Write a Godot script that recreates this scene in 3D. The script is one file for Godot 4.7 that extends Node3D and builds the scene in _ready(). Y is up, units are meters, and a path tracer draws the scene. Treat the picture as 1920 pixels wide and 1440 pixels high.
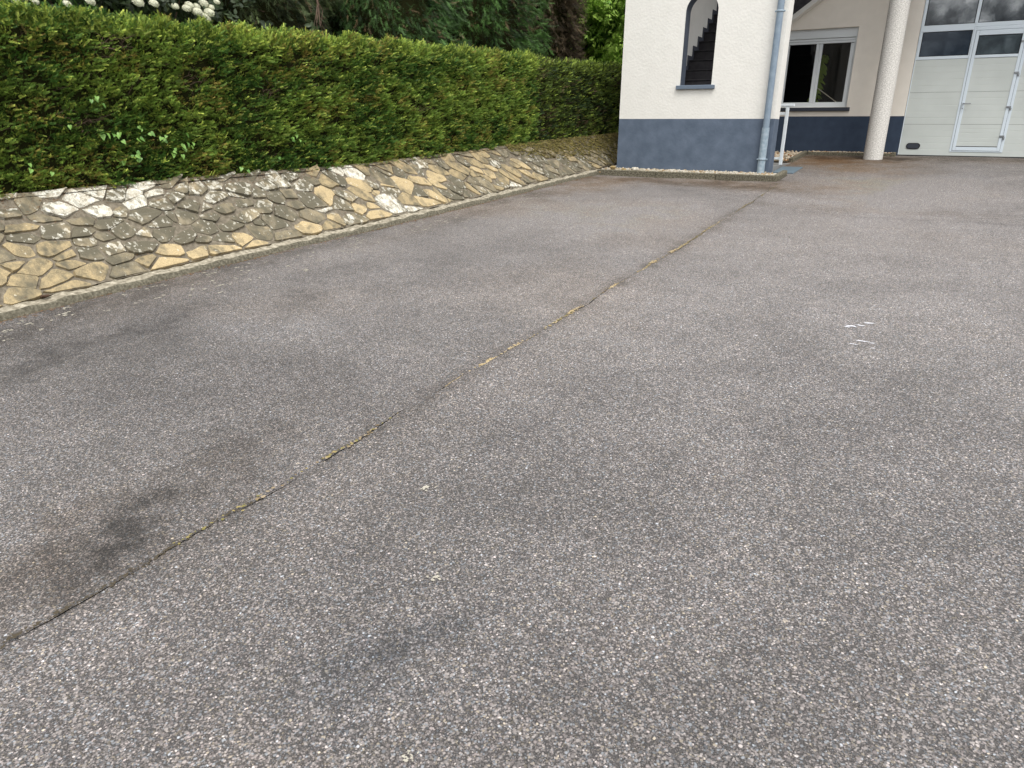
extends Node3D

const S := 0.0693            # the drive climbs towards the house
var rng := RandomNumberGenerator.new()
var M := {}
var UP := Vector3.UP

# ------------------------------------------------------------------ helpers
func gy(z: float) -> float:
	return -S * z

func interp(t: Array, z: float) -> float:      # t: [z, value] with z falling
	if z >= t[0][0]:
		return t[0][1]
	for i in range(1, t.size()):
		if z >= t[i][0]:
			var a: Array = t[i - 1]
			var b: Array = t[i]
			return lerpf(a[1], b[1], (z - a[0]) / (b[0] - a[0]))
	return t[t.size() - 1][1]

const KERB := [[6.0, -5.86], [0.0, -5.76], [-2.36, -5.73], [-3.0, -5.717], [-3.7, -5.684], [-4.73, -5.61], [-6.14, -5.475], [-7.58, -5.375], [-9.7, -5.275], [-11.4, -5.165], [-13.0, -5.08], [-16.0, -5.0]]
const CRACK := [[6.0, -2.3], [0.0, -2.19], [-0.7, -2.16], [-1.2, -2.142], [-1.95, -2.122], [-2.8, -2.106], [-4.16, -2.078], [-6.6, -2.071], [-9.28, -2.067], [-11.35, -2.1], [-20.0, -2.12]]
const BANK := [[6.0, 0.86], [-2.9, 0.78], [-4.8, 0.72], [-6.9, 0.64], [-10.7, 0.60], [-13.0, 0.55], [-16.0, 0.5]]
const HTOP := [[6.0, 2.35], [-3.2, 2.365], [-5.0, 2.395], [-7.05, 2.46], [-10.6, 2.585], [-10.75, 2.55], [-12.9, 2.63], [-18.0, 2.8]]

func kerb_x(z: float) -> float:
	return interp(KERB, z)

func slope_len(z: float) -> float:
	return (interp(BANK, z) - 0.07) * 1.4142

func on_slope(z: float, v: float, h := 0.0) -> Vector3:   # v metres up the stone slope, h proud of it
	return Vector3(kerb_x(z) - 0.13 - v * 0.7071 + h * 0.7071, gy(z) + 0.07 + v * 0.7071 + h * 0.7071, z)

func hedge_x(z: float) -> float:
	return kerb_x(z) - 0.13 - (interp(BANK, z) - 0.07)

func thing(called: String, label: String, category: String, group := "") -> Node3D:
	var o := Node3D.new()
	o.name = called
	add_child(o, true)
	tag(o, label, category, group)
	return o

func tag(o: Node, label: String, category: String, group := "") -> void:
	o.set_meta("label", label)
	o.set_meta("category", category)
	if group:
		o.set_meta("group", group)

func sub(called: String, parent: Node) -> Node3D:
	var o := Node3D.new()
	o.name = called
	parent.add_child(o, true)
	return o

func put(called: String, st: Variant, m: Material, parent: Node = self) -> MeshInstance3D:
	var o := MeshInstance3D.new()
	o.name = called
	if st is SurfaceTool:
		o.mesh = (st as SurfaceTool).commit()
	else:
		o.mesh = st
	o.material_override = m
	parent.add_child(o, true)
	return o

func struct_(called: String, st: SurfaceTool, m: Material) -> MeshInstance3D:
	var o := put(called, st, m)
	o.set_meta("kind", "structure")
	return o

func ST(flat := true) -> SurfaceTool:
	var st := SurfaceTool.new()
	st.begin(Mesh.PRIMITIVE_TRIANGLES)
	st.set_smooth_group(-1 if flat else 0)
	return st

func done(st: SurfaceTool) -> SurfaceTool:
	st.generate_normals()
	return st

func tri(st: SurfaceTool, a: Vector3, b: Vector3, c: Vector3, out: Vector3) -> void:
	st.add_vertex(a)
	if (a - c).cross(a - b).dot(out) >= 0.0:
		st.add_vertex(b)
		st.add_vertex(c)
	else:
		st.add_vertex(c)
		st.add_vertex(b)

func quad(st: SurfaceTool, a: Vector3, b: Vector3, c: Vector3, d: Vector3, out: Vector3) -> void:
	tri(st, a, b, c, out)
	tri(st, a, c, d, out)

func box(st: SurfaceTool, lo: Vector3, hi: Vector3, bev := 0.006, xf := Transform3D()) -> void:
	var c := (lo + hi) / 2.0
	var h := (hi - lo) / 2.0
	var b := minf(bev, minf(h.x, minf(h.y, h.z)) * 0.8)
	var v := func(s: Vector3, ax: int) -> Vector3:
		var p := Vector3(s.x * (h.x - b), s.y * (h.y - b), s.z * (h.z - b))
		p[ax] = s[ax] * h[ax]
		return xf * (c + p)
	for ax in 3:
		var u := (ax + 1) % 3
		var w := (ax + 2) % 3
		for sg in [-1.0, 1.0]:
			var n := Vector3()
			n[ax] = sg
			var q := []
			for k in [[-1.0, -1.0], [1.0, -1.0], [1.0, 1.0], [-1.0, 1.0]]:
				var s := Vector3()
				s[ax] = sg
				s[u] = k[0]
				s[w] = k[1]
				q.append(v.call(s, ax))
			quad(st, q[0], q[1], q[2], q[3], xf.basis * n)
		for s1 in [-1.0, 1.0]:
			for s2 in [-1.0, 1.0]:
				var a := Vector3()
				a[u] = s1
				a[w] = s2
				var a0 := a
				a0[ax] = -1.0
				var a1 := a
				a1[ax] = 1.0
				quad(st, v.call(a0, u), v.call(a1, u), v.call(a1, w), v.call(a0, w), xf.basis * a)
	for sx in [-1.0, 1.0]:
		for sy in [-1.0, 1.0]:
			for sz in [-1.0, 1.0]:
				var s := Vector3(sx, sy, sz)
				tri(st, v.call(s, 0), v.call(s, 1), v.call(s, 2), xf.basis * s)

func one_box(called: String, lo: Vector3, hi: Vector3, m: Material, parent: Node, bev := 0.006) -> MeshInstance3D:
	var st := ST()
	box(st, lo, hi, bev)
	return put(called, done(st), m, parent)

func tube(st: SurfaceTool, pts: Array, rad: Array, n := 8, caps := true) -> void:
	var rings := []
	for i in pts.size():
		var d: Vector3 = (pts[mini(i + 1, pts.size() - 1)] - pts[maxi(i - 1, 0)]).normalized()
		var x := d.cross(Vector3.FORWARD if absf(d.z) < 0.9 else Vector3.RIGHT).normalized()
		var y := d.cross(x)
		var r := []
		for k in n:
			var a := TAU * k / n
			r.append(pts[i] + (x * cos(a) + y * sin(a)) * rad[i])
		rings.append(r)
	for i in pts.size() - 1:
		for k in n:
			var k2 := (k + 1) % n
			quad(st, rings[i][k], rings[i][k2], rings[i + 1][k2], rings[i + 1][k], rings[i][k] + rings[i][k2] - 2.0 * pts[i])
	if caps:
		for e in [0, pts.size() - 1]:
			var d2: Vector3 = (pts[0] - pts[1]) if e == 0 else (pts[e] - pts[e - 1])
			for k in n:
				tri(st, pts[e], rings[e][k], rings[e][(k + 1) % n], d2)

func cyl(st: SurfaceTool, base: Vector3, top: Vector3, r0: float, r1: float, n := 24) -> void:
	tube(st, [base, top], [r0, r1], n)

func basis_row(buf: PackedFloat32Array, b: Basis, o: Vector3, c: Color) -> void:
	buf.append_array(PackedFloat32Array([b.x.x, b.y.x, b.z.x, o.x, b.x.y, b.y.y, b.z.y, o.y, b.x.z, b.y.z, b.z.z, o.z, c.r, c.g, c.b, 1.0]))

func multi(called: String, mesh: Mesh, m: Material, buf: PackedFloat32Array, parent: Node = self) -> MultiMeshInstance3D:
	var mm := MultiMesh.new()
	mm.transform_format = MultiMesh.TRANSFORM_3D
	mm.use_colors = true
	mm.mesh = mesh
	mm.instance_count = buf.size() / 16
	mm.buffer = buf
	var o := MultiMeshInstance3D.new()
	o.name = called
	o.multimesh = mm
	o.material_override = m
	o.set_meta("kind", "stuff")
	parent.add_child(o, true)
	return o

func facing(dir: Vector3, roll: float, scale := 1.0) -> Basis:   # local +y along dir, turned round it
	var y := dir.normalized()
	var x := y.cross(Vector3(0.3, 0.2, 0.9) if absf(y.z) < 0.8 else Vector3(1, 0.1, 0)).normalized()
	var z := x.cross(y)
	return Basis(x * cos(roll) + z * sin(roll), y, z * cos(roll) - x * sin(roll)) * Basis.from_scale(Vector3.ONE * scale)

func rnd(a: float, b: float) -> float:
	return rng.randf_range(a, b)

func rdir() -> Vector3:
	return Vector3(rng.randfn(), rng.randfn(), rng.randfn()).normalized()

# ------------------------------------------------------------------ materials
func noise(freq: float, kind := FastNoiseLite.TYPE_SIMPLEX_SMOOTH, oct := 4, sd := 1) -> FastNoiseLite:
	var n := FastNoiseLite.new()
	n.noise_type = kind
	n.frequency = freq
	n.fractal_octaves = oct
	n.seed = sd
	return n

func noise_bytes(w: int, h: int, freq: float, oct := 4, sd := 1, seamless := true) -> PackedByteArray:
	var n := noise(freq, FastNoiseLite.TYPE_SIMPLEX_SMOOTH, oct, sd)
	var im: Image = n.get_seamless_image(w, h) if seamless else n.get_image(w, h)
	im.convert(Image.FORMAT_L8)
	return im.get_data()

func noise_tex(freq: float, lo: Color, hi: Color, oct := 4, sd := 1, size := 512, mid: Variant = null) -> ImageTexture:
	var b := noise_bytes(size, size, freq, oct, sd)
	var d := PackedByteArray()
	d.resize(size * size * 3)
	var lut := []
	for i in 256:
		var t := i / 255.0
		var c: Color = lo.lerp(hi, t) if mid == null else (lo.lerp(mid, t * 2.0) if t < 0.5 else (mid as Color).lerp(hi, t * 2.0 - 1.0))
		lut.append([int(clampf(c.r, 0, 1) * 255), int(clampf(c.g, 0, 1) * 255), int(clampf(c.b, 0, 1) * 255)])
	for i in b.size():
		var l: Array = lut[b[i]]
		d[i * 3] = l[0]
		d[i * 3 + 1] = l[1]
		d[i * 3 + 2] = l[2]
	return ImageTexture.create_from_image(Image.create_from_data(size, size, false, Image.FORMAT_RGB8, d))

func grey_tex(b: PackedByteArray, size: int) -> ImageTexture:
	return ImageTexture.create_from_image(Image.create_from_data(size, size, false, Image.FORMAT_L8, b))

func mat(c: Color, rough := 0.8, spec := 0.5) -> StandardMaterial3D:      # c: sRGB
	var m := StandardMaterial3D.new()
	m.albedo_color = c
	m.roughness = rough
	m.metallic_specular = spec
	return m

func tri_mat(tex: Texture2D, tile: float, rough := 0.9, bump: Texture2D = null, cm := 0.3, tint := Color.WHITE) -> StandardMaterial3D:
	var m := mat(tint, rough, 0.35)
	m.albedo_texture = tex
	m.uv1_triplanar = true
	m.uv1_world_triplanar = true
	m.uv1_scale = Vector3.ONE / tile
	if bump:
		m.heightmap_enabled = true
		m.heightmap_texture = bump
		m.heightmap_scale = cm
	return m

func leaf_mat(c: Color, rough := 0.6) -> StandardMaterial3D:
	var m := mat(c, rough, 0.35)
	m.vertex_color_use_as_albedo = true
	m.backlight_enabled = true
	m.backlight = Color(0.35, 0.35, 0.35)
	m.cull_mode = BaseMaterial3D.CULL_DISABLED
	return m

func stone_tex(sd: int, base: Color, base2: Color, grey: float, lichen: float, moss: float) -> Array:
	var n := 512
	var big := noise_bytes(n, n, 0.0055, 5, sd)
	var mid := noise_bytes(n, n, 0.02, 5, sd + 11)
	var lic := noise_bytes(n, n, 0.017, 3, sd + 23)
	var fine := noise_bytes(n, n, 0.11, 4, sd + 37)
	var d := PackedByteArray()
	d.resize(n * n * 3)
	var hb := PackedByteArray()
	hb.resize(n * n)
	var dark := Color(0.43, 0.405, 0.34)
	var dark2 := Color(0.315, 0.305, 0.26)
	var white := Color(0.86, 0.85, 0.80)
	var green := Color(0.40, 0.36, 0.15)
	for i in n * n:
		var f := fine[i] / 255.0
		var g := mid[i] / 255.0
		var c := base.lerp(base2, g)
		var k := clampf((grey - big[i] / 255.0 + (g - 0.5) * 0.34 + (f - 0.5) * 0.25) * 4.0 + 0.5, 0.0, 1.0)
		c = c.lerp(dark.lerp(dark2, f), k * 0.93)
		if moss > 0.0:
			c = c.lerp(green.lerp(Color(0.25, 0.2, 0.1), f), clampf((moss - 1.0 + lic[i] / 255.0) * 5.0, 0.0, 1.0))
		var w := clampf((lichen - lic[i] / 255.0 + (f - 0.5) * 0.16) * 14.0, 0.0, 1.0)
		c = c.lerp(white, w * 0.95)
		var s := 0.74 + 0.42 * f
		d[i * 3] = int(minf(255.0, c.r * s * 255.0))
		d[i * 3 + 1] = int(minf(255.0, c.g * s * 255.0))
		d[i * 3 + 2] = int(minf(255.0, c.b * s * 255.0))
		hb[i] = int(clampf(g * 150.0 + f * 90.0 + w * 15.0, 0.0, 255.0))
	return [ImageTexture.create_from_image(Image.create_from_data(n, n, false, Image.FORMAT_RGB8, d)), grey_tex(hb, n)]

func asphalt_textures() -> Array:              # rounded stones in a dark binder, 2.048 m a side
	var n := 2048
	var r := RandomNumberGenerator.new()
	r.seed = 77
	var small := noise_bytes(512, 512, 0.35, 2, 5)
	var h := PackedByteArray()
	h.resize(n * n)
	var d := PackedByteArray()
	d.resize(n * n * 3)
	for y in n:
		for x in n:
			var v := small[(y & 511) * 512 + (x & 511)]
			var i := y * n + x
			h[i] = v >> 3
			var c := 40 + (v >> 2)
			d[i * 3] = c + 3
			d[i * 3 + 1] = c
			d[i * 3 + 2] = c - 2
	for s in 540000:
		var cx := r.randi() & 2047
		var cy := r.randi() & 2047
		var big := r.randf()
		var grit := s < 410000
		var ra := 2.2 + 2.6 * r.randf() if big < 0.85 else 4.0 + 2.6 * r.randf()
		if grit:
			ra = 1.2 + 1.3 * r.randf()
		var rb := ra * (0.55 + 0.45 * r.randf())
		var an := r.randf() * PI
		var ca := cos(an)
		var sa := sin(an)
		var qa := ca * ca / (ra * ra) + sa * sa / (rb * rb)
		var qc := sa * sa / (ra * ra) + ca * ca / (rb * rb)
		var qb := 2.0 * ca * sa * (1.0 / (ra * ra) - 1.0 / (rb * rb))
		var tone := 104.0 + 60.0 * r.randf()
		var k := r.randf()
		if k < 0.03:
			tone = 176.0 + 40.0 * r.randf()
		elif k < 0.30:
			tone = 78.0 + 34.0 * r.randf()
		if grit:
			tone = 70.0 + 66.0 * r.randf()
		var tint := r.randf()
		var tr := 1.05
		var tb := 0.975
		if tint < 0.10:
			tr = 1.07
			tb = 0.90
		elif tint < 0.22:
			tr = 1.07
			tb = 0.98
		elif tint < 0.40:
			tr = 0.98
			tb = 1.03
		var top := (70.0 + 60.0 * r.randf()) if grit else (130.0 + 110.0 * r.randf())
		var e := int(ceil(ra))
		for dy in range(-e, e + 1):
			var row := ((cy + dy) & 2047) * n
			for dx in range(-e, e + 1):
				var q := qa * dx * dx + qb * dx * dy + qc * dy * dy
				if q < 1.0:
					var hh := int(top * (1.0 - q * q * q * 0.7))
					var i := row + ((cx + dx) & 2047)
					if hh > h[i]:
						h[i] = hh
						var t := tone * (1.0 - 0.62 * q * q * q * q * q)
						d[i * 3] = mini(255, int(t * tr))
						d[i * 3 + 1] = mini(255, int(t))
						d[i * 3 + 2] = mini(255, int(t * tb))
	return [ImageTexture.create_from_image(Image.create_from_data(n, n, false, Image.FORMAT_RGB8, d)), grey_tex(h, n)]

func drive_stains_and_sheen() -> ImageTexture:             # stains, dust, moss film and painted grazing-angle brightening over the whole drive: x -6.2..6.2, z 3..-17
	var w := 512
	var h := 1024
	var a := noise_bytes(w, h, 0.008, 4, 51, false)
	var b := noise_bytes(w, h, 0.03, 4, 52, false)
	var c := noise_bytes(w, h, 0.0045, 3, 53, false)
	var f := noise_bytes(w, h, 0.14, 3, 54, false)
	var L := PackedFloat32Array()      # lighter or darker
	L.resize(w * h)
	var B := PackedFloat32Array()      # browner
	B.resize(w * h)
	# x, z, half width, half length, turn, darker/lighter, browner
	var spots := [
		[-2.41, -1.24, 0.13, 0.30, 0.5, -0.34, 0.0], [-2.55, -1.25, 0.28, 0.4, 0.5, -0.06, 0.06], [-2.36, -0.9, 0.22, 0.3, 0.0, -0.12, 0.06], [-2.5, -1.9, 0.2, 0.5, 0.2, -0.08, 0.04],
		[-1.08, -1.32, 0.05, 0.22, -0.55, -0.13, -0.04], [-1.14, -1.05, 0.16, 0.2, 0.0, -0.06, -0.04], [-4.6, -2.5, 0.18, 1.2, 0.06, -0.15, 0.0], [-4.2, -4.2, 0.25, 1.2, 0.25, -0.07, 0.0],
		[-5.45, -4.2, 0.22, 3.0, 0.03, -0.14, 0.03], [-5.1, -7.5, 0.25, 2.0, 0.06, -0.14, 0.05], [-4.9, -9.6, 0.3, 1.2, 0.1, -0.10, 0.12],
		[-3.8, -3.2, 0.5, 0.35, 0.0, 0.16, -0.02], [-5.0, -5.5, 0.25, 1.3, 0.05, 0.12, 0.0], [-4.3, -6.6, 0.4, 0.9, 0.0, 0.08, 0.0],
		[-3.6, -11.2, 1.7, 0.4, 0.0, -0.22, 0.30], [-2.4, -10.9, 0.6, 0.5, 0.0, -0.16, 0.16], [-4.7, -10.6, 0.5, 0.8, 0.0, -0.06, 0.22],
		[-2.2, -14.7, 0.7, 1.0, 0.0, -0.10, 0.42], [-1.5, -14.9, 1.0, 0.7, 0.0, -0.12, 0.38], [-1.2, -13.6, 0.9, 0.6, 0.0, -0.02, 0.25], [-0.9, -15.3, 0.5, 0.35, 0.0, -0.3, 0.2], [0.6, -15.6, 1.5, 0.45, 0.0, -0.22, 0.12], [-2.2, -15.4, 0.6, 0.4, 0.0, -0.25, 0.2],
		[-1.0, -11.6, 0.9, 1.6, 0.1, 0.04, 0.10], [-0.3, -11.2, 0.35, 2.0, -0.1, 0.14, -0.04], [0.3, -12.6, 0.3, 1.5, -0.1, 0.12, -0.04], [0.9, -13.0, 0.12, 0.3, -0.6, 0.5, -0.08],
		
		[-1.0, -8.0, 1.0, 1.5, 0.0, 0.06, 0.02], [-3.4, -8.2, 0.9, 1.6, 0.0, 0.05, 0.02], [-0.6, -9.4, 1.3, 0.3, 0.0, -0.08, 0.04], [-2.06, -8.0, 0.10, 2.6, 0.0, -0.14, 0.05], [-2.1, -3.5, 0.07, 2.5, 0.0, -0.12, 0.03],
		[-1.9, -3.0, 0.3, 3.0, 0.0, 0.05, 0.02]]
	for s in spots:
		var reach: float = maxf(s[2], s[3]) * 2.2
		var x0 := maxi(0, int((s[0] - reach + 6.2) / 12.4 * w))
		var x1 := mini(w - 1, int((s[0] + reach + 6.2) / 12.4 * w))
		var y0 := maxi(0, int((3.0 - s[1] - reach) / 20.0 * h))
		var y1 := mini(h - 1, int((3.0 - s[1] + reach) / 20.0 * h))
		var ca := cos(s[4])
		var sa := sin(s[4])
		for y in range(y0, y1 + 1):
			for x in range(x0, x1 + 1):
				var dx: float = (x + 0.5) / w * 12.4 - 6.2 - s[0]
				var dz: float = 3.0 - (y + 0.5) / h * 20.0 - s[1]
				var i := y * w + x
				var u: float = (dx * ca - dz * sa) / s[2]
				var v: float = (dx * sa + dz * ca) / s[3]
				var q := u * u + v * v + (b[i] - 128) / 128.0 * 0.9 + (f[i] - 128) / 128.0 * 0.8
				if q < 4.0:
					var k := exp(-maxf(q, 0.0) * 1.1)
					L[i] += s[5] * k
					B[i] += s[6] * k
	var d := PackedByteArray()
	d.resize(w * h * 3)
	for i in w * h:
		var painted_sheen := smoothstep(-0.5, 8.0, -(3.0 - float(i / w) / h * 20.0))  # paints the asphalt lighter towards the house, standing in for grazing-angle brightening
		var l := (0.79 + 0.15 * painted_sheen) * (1.0 + L[i] + (a[i] - 128) / 128.0 * 0.07 + (b[i] - 128) / 128.0 * 0.08 + (c[i] - 128) / 128.0 * 0.05 + (f[i] - 128) / 128.0 * 0.05)
		var br := B[i] + maxf(0.0, (c[i] - 140) / 128.0) * 0.12
		d[i * 3] = int(clampf(l * (1.0 + 0.28 * br), 0.0, 1.0) * 255.0)
		d[i * 3 + 1] = int(clampf(l * (1.0 - 0.04 * br), 0.0, 1.0) * 255.0)
		d[i * 3 + 2] = int(clampf(l * (1.0 - 0.42 * br), 0.0, 1.0) * 255.0)
	return ImageTexture.create_from_image(Image.create_from_data(w, h, false, Image.FORMAT_RGB8, d))

func glass_dirt(sd: int, lo: Color, hi: Color) -> ImageTexture:
	var n := noise(0.006, FastNoiseLite.TYPE_SIMPLEX_SMOOTH, 4, sd)
	n.domain_warp_enabled = true
	n.domain_warp_amplitude = 60.0
	n.domain_warp_frequency = 0.008
	var im := n.get_seamless_image(256, 256)
	im.convert(Image.FORMAT_L8)
	var b := im.get_data()
	var d := PackedByteArray()
	d.resize(256 * 256 * 3)
	for i in b.size():
		var c := lo.lerp(hi, pow(b[i] / 255.0, 1.3))
		d[i * 3] = int(c.r * 255)
		d[i * 3 + 1] = int(c.g * 255)
		d[i * 3 + 2] = int(c.b * 255)
	return ImageTexture.create_from_image(Image.create_from_data(256, 256, false, Image.FORMAT_RGB8, d))

func make_materials() -> void:
	var fine := grey_tex(noise_bytes(512, 512, 0.06, 4, 3), 512)
	var asph := asphalt_textures()
	var m := mat(Color.WHITE, 0.7, 0.45)
	m.albedo_texture = asph[0]
	m.heightmap_enabled = true
	m.heightmap_texture = asph[1]
	m.heightmap_scale = 0.45
	m.detail_enabled = true
	m.detail_albedo = drive_stains_and_sheen()
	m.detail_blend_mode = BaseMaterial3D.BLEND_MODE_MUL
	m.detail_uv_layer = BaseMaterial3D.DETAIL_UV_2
	M.asphalt = m
	M.white = tri_mat(noise_tex(0.012, Color(0.86, 0.853, 0.83), Color(0.882, 0.875, 0.853), 5, 8), 1.6, 0.92, fine, 0.22)
	M.beige = tri_mat(noise_tex(0.012, Color(0.87, 0.845, 0.805), Color(0.895, 0.87, 0.83), 5, 8), 1.6, 0.92, fine, 0.10)
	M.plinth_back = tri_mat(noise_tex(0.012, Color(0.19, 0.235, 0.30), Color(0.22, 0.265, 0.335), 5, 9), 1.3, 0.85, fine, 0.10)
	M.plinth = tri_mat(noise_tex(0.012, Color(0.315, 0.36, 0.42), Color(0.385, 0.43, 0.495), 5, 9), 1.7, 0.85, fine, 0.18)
	M.dark_paint = mat(Color(0.29, 0.32, 0.37), 0.6)
	M.sill_dark = mat(Color(0.16, 0.18, 0.22), 0.55)
	M.pvc = mat(Color(0.83, 0.85, 0.86), 0.35)
	M.panel = tri_mat(noise_tex(0.01, Color(0.73, 0.75, 0.735), Color(0.765, 0.785, 0.77), 3, 12, 256), 2.0, 0.45)
	M.alu = mat(Color(0.80, 0.84, 0.87), 0.4)
	M.rubber = mat(Color(0.06, 0.065, 0.09), 0.7)
	M.metal = mat(Color(0.55, 0.56, 0.57), 0.35)
	M.metal.metallic = 0.8
	M.zinc = tri_mat(noise_tex(0.02, Color(0.44, 0.50, 0.56), Color(0.53, 0.585, 0.635), 4, 14, 256), 0.6, 0.45)
	M.zinc_low = tri_mat(noise_tex(0.02, Color(0.48, 0.55, 0.60), Color(0.64, 0.69, 0.73), 4, 15, 256), 0.35, 0.5)
	M.column = tri_mat(noise_tex(0.08, Color(0.58, 0.57, 0.55), Color(1.0, 0.99, 0.97), 3, 16), 0.9, 0.85, grey_tex(noise_bytes(512, 512, 0.16, 3, 16), 512), 0.15)
	M.column_base = tri_mat(noise_tex(0.03, Color(0.24, 0.23, 0.18), Color(0.62, 0.60, 0.55), 5, 17, 256), 0.5, 0.9)
	M.slate = tri_mat(noise_tex(0.02, Color(0.19, 0.185, 0.20), Color(0.27, 0.26, 0.27), 5, 18, 256), 0.7, 0.6)
	M.skirting = mat(Color(0.25, 0.265, 0.30), 0.6)
	M.concrete = tri_mat(noise_tex(0.022, Color(0.36, 0.335, 0.28), Color(0.76, 0.73, 0.66), 6, 19), 0.7, 0.95, fine, 0.4)
	M.kerb_dark = tri_mat(noise_tex(0.028, Color(0.22, 0.205, 0.165), Color(0.57, 0.55, 0.485), 5, 20), 0.45, 0.95, fine, 0.3)
	M.kerb_black = tri_mat(noise_tex(0.035, Color(0.17, 0.16, 0.135), Color(0.54, 0.52, 0.45), 5, 21), 0.45, 0.95, fine, 0.3)
	M.mortar = tri_mat(noise_tex(0.025, Color(0.30, 0.275, 0.235), Color(0.57, 0.535, 0.47), 6, 22), 0.6, 0.98, fine, 0.6)
	M.soil = tri_mat(noise_tex(0.03, Color(0.16, 0.13, 0.09), Color(0.28, 0.24, 0.16), 6, 24), 1.5, 0.98, fine, 1.0)
	M.grass = tri_mat(noise_tex(0.03, Color(0.16, 0.2, 0.08), Color(0.28, 0.33, 0.14), 6, 25), 3.0, 0.98)
	M.gravel_bed = tri_mat(noise_tex(0.05, Color(0.34, 0.31, 0.26), Color(0.58, 0.54, 0.47), 5, 26), 0.5, 0.98)
	M.plate = tri_mat(noise_tex(0.05, Color(0.34, 0.40, 0.44), Color(0.42, 0.48, 0.52), 4, 27, 256), 0.4, 0.6)
	M.rail = mat(Color(0.86, 0.89, 0.91), 0.35)
	M.tile = tri_mat(noise_tex(0.02, Color(0.45, 0.45, 0.45), Color(0.56, 0.56, 0.55), 4, 28, 256), 0.6, 0.6)
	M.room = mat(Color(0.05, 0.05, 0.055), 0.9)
	M.bark = tri_mat(noise_tex(0.04, Color(0.17, 0.13, 0.10), Color(0.33, 0.27, 0.21), 5, 29, 256), 0.5, 0.95, fine, 1.0)
	M.twig = mat(Color(0.36, 0.29, 0.24), 0.9)
	M.paint = mat(Color(0.76, 0.76, 0.78), 0.85)
	M.tar = mat(Color(0.22, 0.21, 0.21), 0.8)
	M.lichen = mat(Color(0.60, 0.58, 0.53), 0.95)
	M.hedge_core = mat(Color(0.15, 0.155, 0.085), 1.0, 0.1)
	M.needle = leaf_mat(Color.WHITE, 0.55)
	M.leaf = leaf_mat(Color.WHITE, 0.45)
	M.pebble = mat(Color.WHITE, 0.9, 0.3)
	M.pebble.vertex_color_use_as_albedo = true
	M.petal = mat(Color(0.84, 0.84, 0.75), 0.8)
	M.rock = tri_mat(noise_tex(0.02, Color(0.62, 0.59, 0.53), Color(0.84, 0.82, 0.77), 5, 31, 256), 0.3, 0.9)
	M.rock_ochre = tri_mat(noise_tex(0.02, Color(0.45, 0.38, 0.25), Color(0.70, 0.62, 0.45), 5, 32, 256), 0.3, 0.9)
	M.pane_top = tri_mat(glass_dirt(41, Color(0.16, 0.18, 0.20), Color(0.78, 0.80, 0.81)), 1.1, 0.12)
	M.pane_low = tri_mat(glass_dirt(43, Color(0.10, 0.14, 0.19), Color(0.26, 0.30, 0.34)), 0.9, 0.12)
	M.pane_door = tri_mat(glass_dirt(45, Color(0.20, 0.23, 0.25), Color(0.38, 0.42, 0.44)), 0.9, 0.12)
	M.pane = mat(Color(0.12, 0.14, 0.15, 0.03), 0.03)
	M.pane.transparency = BaseMaterial3D.TRANSPARENCY_ALPHA
	M.plant_leaf = mat(Color(0.42, 0.52, 0.12), 0.6)
	M.stem = mat(Color(0.72, 0.70, 0.62), 0.7)
	M.dark_leaf = mat(Color(0.25, 0.17, 0.11), 0.9)
	var ochre := Color(0.69, 0.615, 0.47)
	var ochre2 := Color(0.585, 0.53, 0.415)
	var buff := Color(0.575, 0.54, 0.47)
	M.stones = []
	for s in [[101, ochre, ochre2, 0.38, 0.08, 0.0], [102, ochre2, buff, 0.54, 0.16, 0.0], [103, buff, ochre2, 0.69, 0.22, 0.0], [104, buff, ochre, 0.64, 0.33, 0.0], [105, buff, ochre2, 0.55, 0.42, 0.0], [106, buff, Color(0.8, 0.77, 0.7), 0.40, 0.49, 0.0], [107, buff, ochre2, 0.58, 0.08, 0.62], [108, Color(0.735, 0.66, 0.515), ochre, 0.30, 0.16, 0.0]]:
		var t := stone_tex(s[0], s[1], s[2], s[3], s[4], s[5])
		M.stones.append(tri_mat(t[0], 0.62 + 0.05 * (s[0] % 5), 0.95, t[1], 0.9))

# ------------------------------------------------------------------ ground
func lane(called: String, z0: float, z1: float, step: float, left: Callable, right: Callable, cols: int, sag: Callable) -> void:
	var st := ST(false)
	var rows := int(ceil((z0 - z1) / step))
	for r in rows + 1:
		var z := lerpf(z0, z1, float(r) / rows)
		var a: float = left.call(z)
		var b: float = right.call(z)
		for c in cols + 1:
			var x := lerpf(a, b, float(c) / cols)
			var e := Vector3(x, gy(z) + sag.call(x, z), z)
			st.set_uv(Vector2(x, z) / 2.048)
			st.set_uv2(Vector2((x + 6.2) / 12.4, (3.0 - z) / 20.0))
			st.add_vertex(e)
	for r in rows:
		for c in cols:
			var i := r * (cols + 1) + c
			for k in [i, i + cols + 1, i + cols + 2, i, i + cols + 2, i + 1]:
				st.add_index(k)
	st.generate_normals()
	var o := put(called, st, M.asphalt)
	o.set_meta("kind", "structure")

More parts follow.
